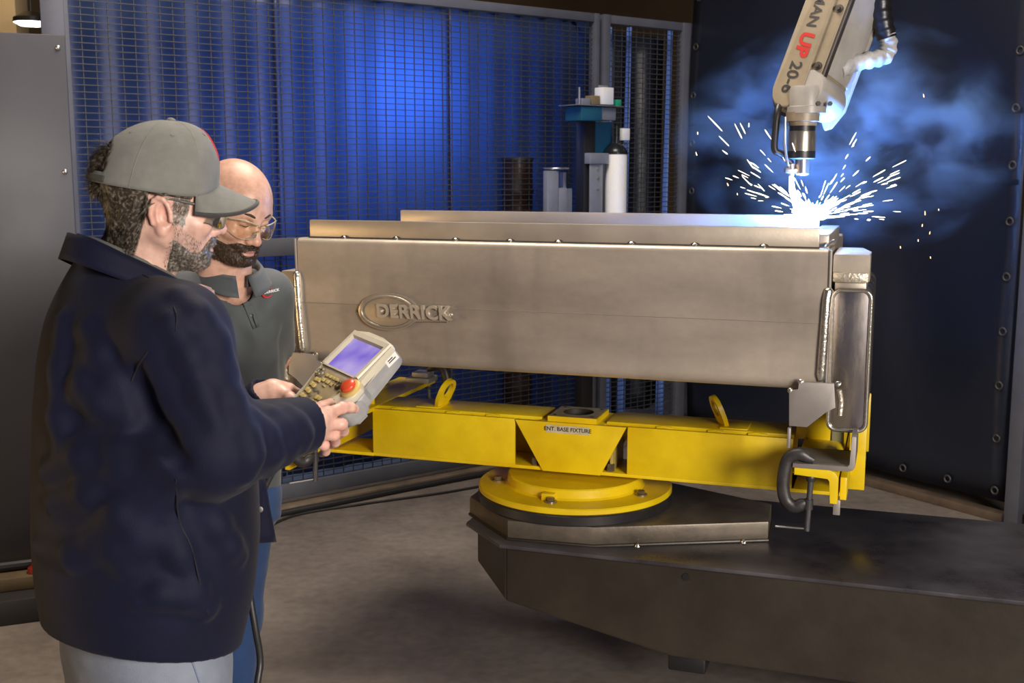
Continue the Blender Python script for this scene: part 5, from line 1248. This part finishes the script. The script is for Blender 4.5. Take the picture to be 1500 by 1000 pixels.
# hair, beard, glasses and cap, all in the head frame
def hobj(name, V, Q, M, m, man, smooth=180, label=None): return nobj(name, npx(M, np.asarray(V)), np.asarray(Q), m, man, smooth, label=label)
def hbm(name, bm, M, m, man, smooth=60, label=None):
    bmesh.ops.transform(bm, matrix=Matrix.Translation(-Vector(man.location)) @ M, verts=bm.verts[:]); return obj(name, bm, m, man, smooth, label)
hr = Field(); hr.ops = list(hf.ops); hr.warp(lambda P: -.0075 + .004 * noise3(P * np.array([1, 1, .35], f32), 70, 3))
def hair_mask(P):
    x, y, z = P.T; ay = np.abs(y)
    back = np.maximum(x - (-.036 + .1 * np.clip(z + .02, -1, 0)), np.maximum(-.098 - z, z - np.where(ay < .040, .078, .022)))          # behind the ears
    above = np.maximum(np.maximum(x - .040, .010 - z), z - .05)                                             # under the cap band
    burn = np.maximum(np.maximum(np.abs(x - .022) - .009, -.020 - z), z - .03)                              # sideburn
    return np.minimum(back, above).astype(f32)
hr.cut(Fn(hair_mask), .004)
v, q = hr.mesh((-.14, -.115, -.12), (.07, .115, .09), .0028)
s1 = strands(v, q, 5200, .022, .0006, lambda p: np.array([-.35, 0, -1.0]), 1, .16, ((v[:, 0] < -.03) & (v[:, 2] < .004)) | ((v[:, 0] < -.08) & (np.abs(v[:, 1]) < .025)), .22)
s2 = strands(v, q, 900, .034, .0006, lambda p: np.array([-.8, 0, -.55]), 2, .55, (v[:, 0] < -.085) & (v[:, 2] > .0) & (np.abs(v[:, 1]) < .03), .3)
V, Q = merge([(v, q), s1, s2])
HAIR1 = hair_mat('greying_hair', (.040, .029, .020), (.26, .225, .18), .58, 170)
hobj('hair', V, Q, HM1, HAIR1, man1)
br = Field(); br.ops = list(hf.ops); br.warp(lambda P: -.0022 + .0022 * noise3(P, 120, 4))
def beard_mask(P, zx=(.0, .012, .026, .034, .05, .07, .09, .12), zz=(-.062, -.064, -.068, -.074, -.086, -.084, -.056, -.052)):
    x, y, z = P.T; zb_ = np.interp(x, zx, zz); side = np.where(np.abs(y) > .05, .0, 0)
    d = np.maximum(z - zb_, np.maximum(-.128 - z, .016 - x)); mouth = 1 - np.sqrt(((x - .10) / .03) ** 2 + (y / .023) ** 2 + ((z + .0775) / .0085) ** 2)
    return np.maximum(d, mouth * .008).astype(f32)
br.cut(Fn(beard_mask), .003)
v, q = br.mesh((-.0, -.10, -.135), (.13, .10, .03), .0028)
s1 = strands(v, q, 1800, .008, .00045, lambda p: np.array([.25, 0, -1.0]), 5, .4, None, .5)
sb = (np.abs(hv[:, 0] - .024) < .014 + .1 * hv[:, 2].clip(-.03, 0)) & (hv[:, 2] > -.034) & (hv[:, 2] < .022) & (np.abs(hv[:, 1]) > .05) & (np.abs(hv[:, 1]) < .083)
s2 = strands(hv, hq, 900, .012, .0005, lambda p: np.array([-.3, 0, -1.0]), 6, .12, sb, .2)
jw = (hv[:, 0] > .008) & (hv[:, 0] < .07) & (hv[:, 2] < -.03 - .5 * hv[:, 0]) & (hv[:, 2] > -.12) & (np.abs(hv[:, 1]) > .03) & (np.abs(hv[:, 1]) < .08)
s3 = strands(hv, hq, 700, .005, .0004, lambda p: np.array([.1, 0, -1.0]), 7, .3, jw, .5)
V, Q = merge([(v, q), s1, s2, s3]); hobj('beard', V, Q, HM1, hair_mat('greying_beard', (.085, .068, .055), (.33, .30, .265), .54, 200), man1)
def glasses(M, man, frame, lens, low=0.):
    root = None
    for s in (-1, 1):
        V = []; Q = []; nu, nv = 14, 9
        for i in range(nu + 1):
            u = i / nu; an = R(6 + 62 * u); w = .016 + .006 * math.sin(math.pi * min(1, u * 1.15)) - .006 * max(0, u - .7)
            for j in range(nv + 1):
                t_ = j / nv * 2 - 1; V.append((.042 + .076 * math.cos(an) - .004 * t_ * t_ , s * (.004 + .074 * math.sin(an)), -.006 - low + w * t_ * (1 if t_ > 0 else 1.15)))
        for i in range(nu):
            for j in range(nv): a = i * (nv + 1) + j; Q.append((a, a + nv + 1, a + nv + 2, a + 1))
        hobj('lens', V, Q, M, lens, man)
        bm = new_bm(); top = [V[i * (nv + 1) + nv] for i in range(nu + 1)]; tube(bm, top, .0016, 6)
        bot = [V[i * (nv + 1)] for i in range(nu + 1)]; tube(bm, bot, .0010, 6); hbm('lens_rim', bm, M, frame, man)
        bm = new_bm(); tube(bm, smooth_path([top[-1], (.030, s * .0775, .004), (-.004, s * .0835, .006), (-.030, s * .083, -.008), (-.042, s * .080, -.026)]), [.0026] * 8 + [.0020] * 17, 8); hbm('temple', bm, M, frame, man)
    bm = new_bm(); tube(bm, smooth_path([(.118, .007, .004), (.1215, 0, .006), (.118, -.007, .004)]), .0017, 6); tube(bm, [(.116, .006, -.008), (.104, .011, -.020)], .0022, 6); tube(bm, [(.116, -.006, -.008), (.104, -.011, -.020)], .0022, 6); hbm('nose_bridge', bm, M, frame, man)
glasses(HM1, man1, mat('clear_frame_dark', (.10, .10, .09), .25), lens_mat('lens_grey', (.62, .66, .60), .05), .006)
# cap crown: superellipsoid grid with the arched opening at the back
CAPC = cloth_mat('grey_cap_cloth', (.20, .20, .185), (.165, .165, .152), 1100, .85, .1, 40)
cz0, chh = .014, .126
def cap_pt(th, ph, k=1.0):
    """th: 0 front .. pi back, ph: 0 band .. 1 top"""
    e = ph * math.pi / 2; ch = math.cos(e) ** .86; sh = math.sin(e) ** .97
    ax = .116 + (-.014 if math.cos(th) > 0 else .003) * abs(math.cos(th)); ay = .0915
    x = -.010 + ax * math.cos(th) * ch * k + .006 * sh; y = ay * math.sin(th) * ch * k
    z = cz0 + chh * sh * k - .022 * ph * (1 - ph) * 0 + .026 * max(0, math.cos(th)) ** 3 * (1 - ph) ** 2 + (.008 * math.cos(th) * math.sin(e * 2))
    return Vector((x, y, z))
V = []; Q = []; nt_, np_ = 96, 28
for i in range(nt_):
    for j in range(np_ + 1): V.append(tuple(cap_pt(2 * math.pi * i / nt_, j / np_)))
for i in range(nt_):
    th = 2 * math.pi * (i + .5) / nt_ - math.pi
    for j in range(np_):
        ph = (j + .5) / np_
        if (th / .52) ** 2 + (max(0, ph - .10) / .36) ** 2 < 1 and ph > .10: continue
        a = i * (np_ + 1) + j; b = ((i + 1) % nt_) * (np_ + 1) + j; Q.append((a, b, b + 1, a + 1))
cap = nobj('cap', npx(HM1, np.array(V)), Q, CAPC, man1, 180); solid(cap, .0025, 1)
M1L = Matrix.Translation(-root1) @ HM1; CAPD = cloth_mat('dark_cap_trim', (.045, .043, .042), (.035, .034, .033), 1100, .8)
def capsub(name, bm, m, smooth=60): bmesh.ops.transform(bm, matrix=M1L, verts=bm.verts[:]); return obj(name, bm, m, cap, smooth)
for k in range(6):
    th = R(0 + 60 * k) if True else 0
    bm = new_bm(); tube(bm, [cap_pt(th + R(0), j / 24, 1.012) for j in range(10 if k == 3 else 0, 24)], .0018, 6); capsub('panel_seam', bm, CAPC)
bm = new_bm(); lathe(bm, [(.0085, 0), (.008, .003), (.004, .0055), (0, .006)], Matrix.Translation((-.003, 0, cz0 + chh + .002)), 18); capsub('button', bm, CAPC)
for k in range(6):
    p = cap_pt(R(30 + 60 * k), .60, 1.015); n_ = (p - Vector((-.01, 0, .02))).normalized(); bm = ring(Matrix.Translation(p) @ n_.to_track_quat('Z', 'X').to_matrix().to_4x4(), .0034, .0013, 12, 6); capsub('eyelet', bm, CAPC)
    bm = new_bm(); lathe(bm, [(.0026, 0), (0, .0005)], Matrix.Translation(p) @ n_.to_track_quat('Z', 'X').to_matrix().to_4x4(), 10); capsub('eyelet_hole', bm, BLK)
bm = new_bm(); tube(bm, [cap_pt(math.pi + R(a), .045, 1.01) for a in range(-34, 35, 4)], .007, 6); capsub('back_strap', bm, CAPD)
# visor
V = []; Q = []; nu, nv = 28, 10
for i in range(nu + 1):
    s = i / nu * 2 - 1; th = s * R(60); e = cap_pt(th, 0.0); out_ = Vector((math.cos(th * .55), math.sin(th * .55) * .75, 0)); L_ = .074 * (1 - abs(s) ** 3.0) + .003
    for j in range(nv + 1):
        t_ = j / nv; p = e + out_ * (L_ * t_); p.z += .002 - .030 * t_ + .008 * t_ * t_ - 2.5 * max(0, abs(p.y) - .015) ** 2 * t_ ; V.append(tuple(p))
for i in range(nu):
    for j in range(nv): a = i * (nv + 1) + j; Q.append((a, a + nv + 1, a + nv + 2, a + 1))
vz = obj('visor', ([tuple(M1L @ Vector(p)) for p in V], [], Q), CAPC, cap, 180); solid(vz, .004)
bm = new_bm(); tube(bm, [Vector(V[i * (nv + 1) + nv]) for i in range(nu + 1)], .0042, 8); capsub('visor_trim', bm, CAPD)
# red embroidered oval on the front panel
V = []; Q = []
for i in range(25):
    a = R(40 + 280 * i / 24)
    for w in (.8, 1.2): V.append(tuple(cap_pt(.30 * w * math.cos(a), .45 + .20 * w * math.sin(a), 1.022)))
for i in range(24): Q.append((2 * i, 2 * i + 1, 2 * i + 3, 2 * i + 2))
em = obj('cap_emblem', ([tuple(M1L @ Vector(p)) for p in V], [], Q), mat('red_thread', (.55, .02, .02), .6), cap, 180); solid(em, .002)
# ================================================================== bald bearded man in the polo shirt
f2 = Vector((.55, -.835, 0)).normalized(); r2 = Vector((f2.y, -f2.x, 0)); Y2 = 3.04
root2 = Vector((atY(313, 800, Y2).x, Y2, 0))
man2 = thing('person', 'bald bearded person in grey polo shirt and safety glasses looking down', 'person', Matrix.Translation(root2))
yw, pt_ = R(49), R(24)
HM2 = euler_basis((math.sin(yw) * math.cos(pt_), -math.cos(yw) * math.cos(pt_), -math.sin(pt_)), R(-4))
HO2 = atY(379, 358, 2.87) - HM2.to_3x3() @ Vector((.120, 0, -.042)); HM2 = Matrix.Translation(HO2) @ HM2
neck2 = atY(338, 420, 3.000); nl = HM2.inverted() @ neck2
hf2 = head_field(.0, (nl.x, nl.y, nl.z), .058)
SK2 = (.66, .40, .30); lo_ = (min(-.135, nl.x - .07), -.112, min(nl.z - .03, -.2))
v, q = hf2.mesh(lo_, HHI, .0023); hc = skin_colors(v, SK2, (.50, .22, .20), .10)
# stubble shadow of the shaved scalp is left out; a faint darker shaved band stays as pigment
body = [(npx(HM2, v), q)]; bcol = [hc]
SLb, ELb, HLb = atY(392, 432, 3.060), atY(403, 520, 3.200), atY(340, 575, 3.290)
SRb, ERb, HRb = atY(268, 436, 2.940), atY(248, 560, 2.960), atY(262, 600, 3.140)
af = Field()
for S_, E_, H_ in ((SLb, ELb, HLb), (SRb, ERb, HRb)):
    af.add(Cone(S_, E_, .05, .042), .0); d = (H_ - E_).normalized(); wr = E_ + d * .22; side = d.cross(Vector((0, 0, 1))).normalized()
    af.add(Cone(E_, wr, .042, .028), .02)
    kn_ = [wr + d * .085 + Vector((0, 0, 1)) * (.03 - .02 * i) for i in range(4)]
    hand(af, wr, E_.lerp(wr, .6), kn_, [[k_ + d * .035 - side * .01, k_ + d * .05 - side * .03, k_ + d * .05 - side * .045] for k_ in kn_], [wr + d * .04 + Vector((0, 0, .035)), wr + d * .07 + Vector((0, 0, .05)) - side * .01, wr + d * .09 + Vector((0, 0, .05)) - side * .02])
v, q = af.mesh((root2.x - .55, Y2 - .35, .85), (root2.x + .45, Y2 + .6, 1.62), .006); body.append((v, q)); bcol.append(np.tile(np.array(SK2), (len(v), 1)))
tr = Field().add(Stack([(1.40, root2.x, Y2, .13, .085), (1.3, root2.x, Y2, .15, .10), (.9, root2.x, Y2, .14, .10)], f2, r2), 0)
LG2 = [root2 + r2 * .10 + Vector((-.05, .02, 0)), root2 - r2 * .10 + Vector((-.09, .0, 0))]
HP2 = [root2 + r2 * .085, root2 - r2 * .085]
for p, h_ in zip(LG2, HP2): tr.add(Cone(h_ + Vector((0, 0, .88)), p + Vector((0, 0, .10)), .07, .045), .04)
v, q = tr.mesh((root2.x - .35, Y2 - .35, 0), (root2.x + .35, Y2 + .35, 1.52), .016); body.append((v, q)); bcol.append(np.tile(np.array(SK2), (len(v), 1)))
V, Q = merge(body); nobj('body', V, Q, skin_mat('skin_warm', SK2), man2, colfn=np.concatenate(bcol))
# polo shirt
rows = [(402, 305, 362), (414, 270, 386), (430, 240, 402), (455, 222, 408), (500, 216, 411), (560, 214, 412), (650, 216, 408), (735, 220, 405), (760, 222, 404)]
pl = Field(); pl.add(Stack(silh(rows, Y2, f2, r2, 1.42), f2, r2), 0)
pl.add(Cone(atY(350, 432, Y2), SLb, .055, .062), .04); pl.add(Cone(SLb, SLb.lerp(ELb, .86), .066, .060), .035)
pl.add(Cone(atY(305, 432, Y2), SRb, .055, .066), .04); pl.add(Cone(SRb, SRb.lerp(ERb, .8), .066, .064), .035)
base_p = Field(); base_p.ops = list(pl.ops)
for pix, r_, ins in ((((300, 440), (318, 480), (345, 520), (372, 550)), .016, .012), (((378, 470), (385, 500), (383, 530), (375, 560)), .014, .010), (((392, 450), (396, 480), (394, 520), (398, 555)), .012, .009), (((330, 470), (350, 500), (368, 520)), .014, .010)):
    pts = [base_p.march(x, y, 2.2) for x, y in pix]; pts = [p + (p - CAM).normalized() * ins for p in pts]
    for a, b in zip(pts, pts[1:]): pl.add(Cone(a, b, r_, r_), .035)
pl.warp(lambda P: .003 * noise3(P, 8, 31)); pl.cut(Plane((0, 0, atY(390, 737, Y2 - .1).z), (0, 0, -1)), .005)
pl.sub(Cone(neck2 + Vector((0, 0, -.02)), neck2 + (HO2 - neck2).normalized() * .25, .060, .072), .008)
pl.sub(Cone(SLb.lerp(ELb, .95), ELb + (ELb - SLb), .055, .09), .004)
POLO = cloth_mat('grey_polo', (.080, .092, .10), (.066, .076, .083), 800, .7, .15, 8)
v, q = pl.mesh((root2.x - .48, Y2 - .36, .72), (root2.x + .42, Y2 + .46, 1.62), .006); nobj('polo_shirt', v, q, POLO, man2)
def skinned(fld, x, y, out=.0015): p = fld.march(x, y, 2.2); return p + (CAM - p).normalized() * out
def patch(name, quad, m, th=.004, n=8, fld=pl, out=.003, parent=man2, man=man2):
    """cloth patch whose corners (pixels) lie on the shirt surface"""
    V = []; Q = []
    (a, b, c, d) = [Vector((*p, 0)) for p in quad]
    for i in range(n + 1):
        for j in range(n + 1): w = a.lerp(b, i / n).lerp(d.lerp(c, i / n), j / n); V.append(tuple(skinned(fld, w.x, w.y, out) - Vector(man.location)))
    for i in range(n):
        for j in range(n): k = i * (n + 1) + j; Q.append((k, k + n + 1, k + n + 2, k + 1))
    return solid(obj(name, (V, [], Q), m, parent, 180), th)
# collar: a folded band open at the throat with two points
def collar2():
    V = []; Q = []; n = 40; up = Vector((0, 0, 1)); cen = neck2 + Vector((.0, .0, .046))
    for i in range(n + 1):
        a = R(11 + 338 * i / n); c, s = math.cos(a), math.sin(a); pt = 1 + .45 * max(0, c) ** 2
        for l in range(7):
            t_ = l / 6
            if l <= 2: k = .074 + .004 * l / 2; hh = -.012 + .030 * l / 2
            else: u = (l - 2) / 4; k = .078 + .024 * u * pt; hh = .018 - (.036 * pt) * u
            V.append(tuple(cen + f2 * (c * k * 1.08) - r2 * (s * k) + up * (hh - .030 * c) - Vector(man2.location)))
    for i in range(n):
        for l in range(6): k = i * 7 + l; Q.append((k, k + 7, k + 8, k + 1))
    return solid(obj('collar', (V, [], Q), POLO, man2, 180), .003)
collar2()
PLK = cloth_mat('dark_placket', (.04, .046, .052), (.034, .04, .044), 800, .7)
patch('placket', ((348, 425), (362, 420), (381, 478), (371, 482)), POLO, .003)
bm = new_bm(); tube(bm, smooth_path([skinned(pl, x, y, .005) - root2 for x, y in ((357, 418), (363, 440), (370, 462), (376, 480))], 4), .0012, 6); obj('placket_seam', bm, MATS['ink'], man2, 60)
for x, y in ((362, 436), (369, 462)):
    p = skinned(pl, x, y, .006); bm = new_bm(); lathe(bm, [(.0045, 0), (.0042, .0016), (.002, .0012), (0, .0012)], Matrix.Translation(p - root2) @ (CAM - p).to_track_quat('Z', 'Y').to_matrix().to_4x4(), 12); obj('shirt_button', bm, BLK, man2)
# chest emblem: red oval ring with white lettering, laid on the cloth
def drape(V, x0, y0, k, slope, out): return [tuple(skinned(pl, x0 + x * k, y0 - y * k + x * k * slope, out) - root2) for x, y in V]
V = []; Q = []
for i in range(29):
    a = R(35 + 290 * i / 28); w_ = .36 * math.sin(math.pi * (i + 1) / 30) ** .5 + .04
    for k in (-1, 1): V.append(((1 + k * w_ * .5) * math.cos(a), (.95 + k * w_ * .5) * math.sin(a)))
for i in range(28): Q.append((2 * i, 2 * i + 1, 2 * i + 3, 2 * i + 2))
em2 = solid(obj('chest_emblem', (drape(V, 392, 428, 7.5, -.15, .006), [], Q), MATS['red_thread'], man2, 180, 'red embroidered oval with white lettering'), .001)
tm = text_mesh('DERRICK', 1.0, bold=.03); vs = drape([(v_.co.x, v_.co.y) for v_ in tm.vertices], 398, 426.5, 5.4, -.22, .008)
for v_, p_ in zip(tm.vertices, vs): v_.co = p_
tm.materials.clear(); tm.materials.append(mat('white_thread', (.8, .8, .8), .6)); link(bpy.data.objects.new('lettering', tm), em2)
# jeans, boots
JN2 = cloth_mat('blue_denim', (.020, .062, .19), (.012, .038, .12), 500, .85, .1, 6)
jn = Field(); jn.add(Stack([(.80, root2.x, Y2, .178, .132), (.92, root2.x, Y2, .178, .130), (1.06, root2.x, Y2, .172, .126)], f2, r2), 0)
for p, h_ in zip(LG2, HP2):
    k_ = h_.lerp(p, .5); jn.add(Cone(h_ + Vector((0, 0, .86)), k_ + Vector((0, 0, .50)), .098, .078), .05); jn.add(Cone(k_ + Vector((0, 0, .50)), p + Vector((0, 0, .10)), .078, .070), .03)
jn.warp(lambda P: .004 * noise3(P, 14, 41)); jn.cut(Plane((0, 0, .06), (0, 0, -1)), .01)
v, q = jn.mesh((root2.x - .33, Y2 - .33, .04), (root2.x + .33, Y2 + .33, 1.07), .009); nobj('jeans', v, q, JN2, man2)
boots(LG2, f2, man2, BOOTM)
# beard, brows, lashes, glasses
br = Field(); br.ops = list(hf2.ops); br.warp(lambda P: -.0035 + .0022 * noise3(P, 130, 14))
br.cut(Fn(lambda P: beard_mask(P, (-.02, .012, .04, .065, .085, .12), (-.004, -.030, -.068, -.070, -.056, -.054))), .002)
v, q = br.mesh((-.0, -.10, -.135), (.13, .10, .0), .0024)
s1 = strands(v, q, 3600, .008, .00042, lambda p: np.array([.35, .0, -1.0]), 15, .35, None, .45)
V, Q = merge([(v, q), s1]); hobj('beard', V, Q, HM2, hair_mat('brown_beard', (.035, .022, .015), (.15, .095, .065), .57, 200), man2)
for s in (-1, 1):
    bm = new_bm(); tube(bm, smooth_path([(.0955, s * .014, .0185), (.0905, s * .030, .024), (.076, s * .048, .021)]), [.0022, .003, .0034, .0036, .0036, .0036, .0034, .0032, .003, .0026, .002, .0015, .001], 6); hbm('eyebrow', bm, HM2, mat('brow_brown', (.05, .028, .018), .7), man2)
    bm = new_bm(); tube(bm, smooth_path([(.0870, s * .019, -.0075), (.0885, s * .030, -.0095), (.0815, s * .043, -.0075)]), .0011, 5); hbm('eyelashes', bm, HM2, BLK, man2)
glasses(HM2, man2, mat('clear_frame_amber', (.42, .38, .24), .2), lens_mat('lens_amber', (.98, .95, .86), .03), .004)
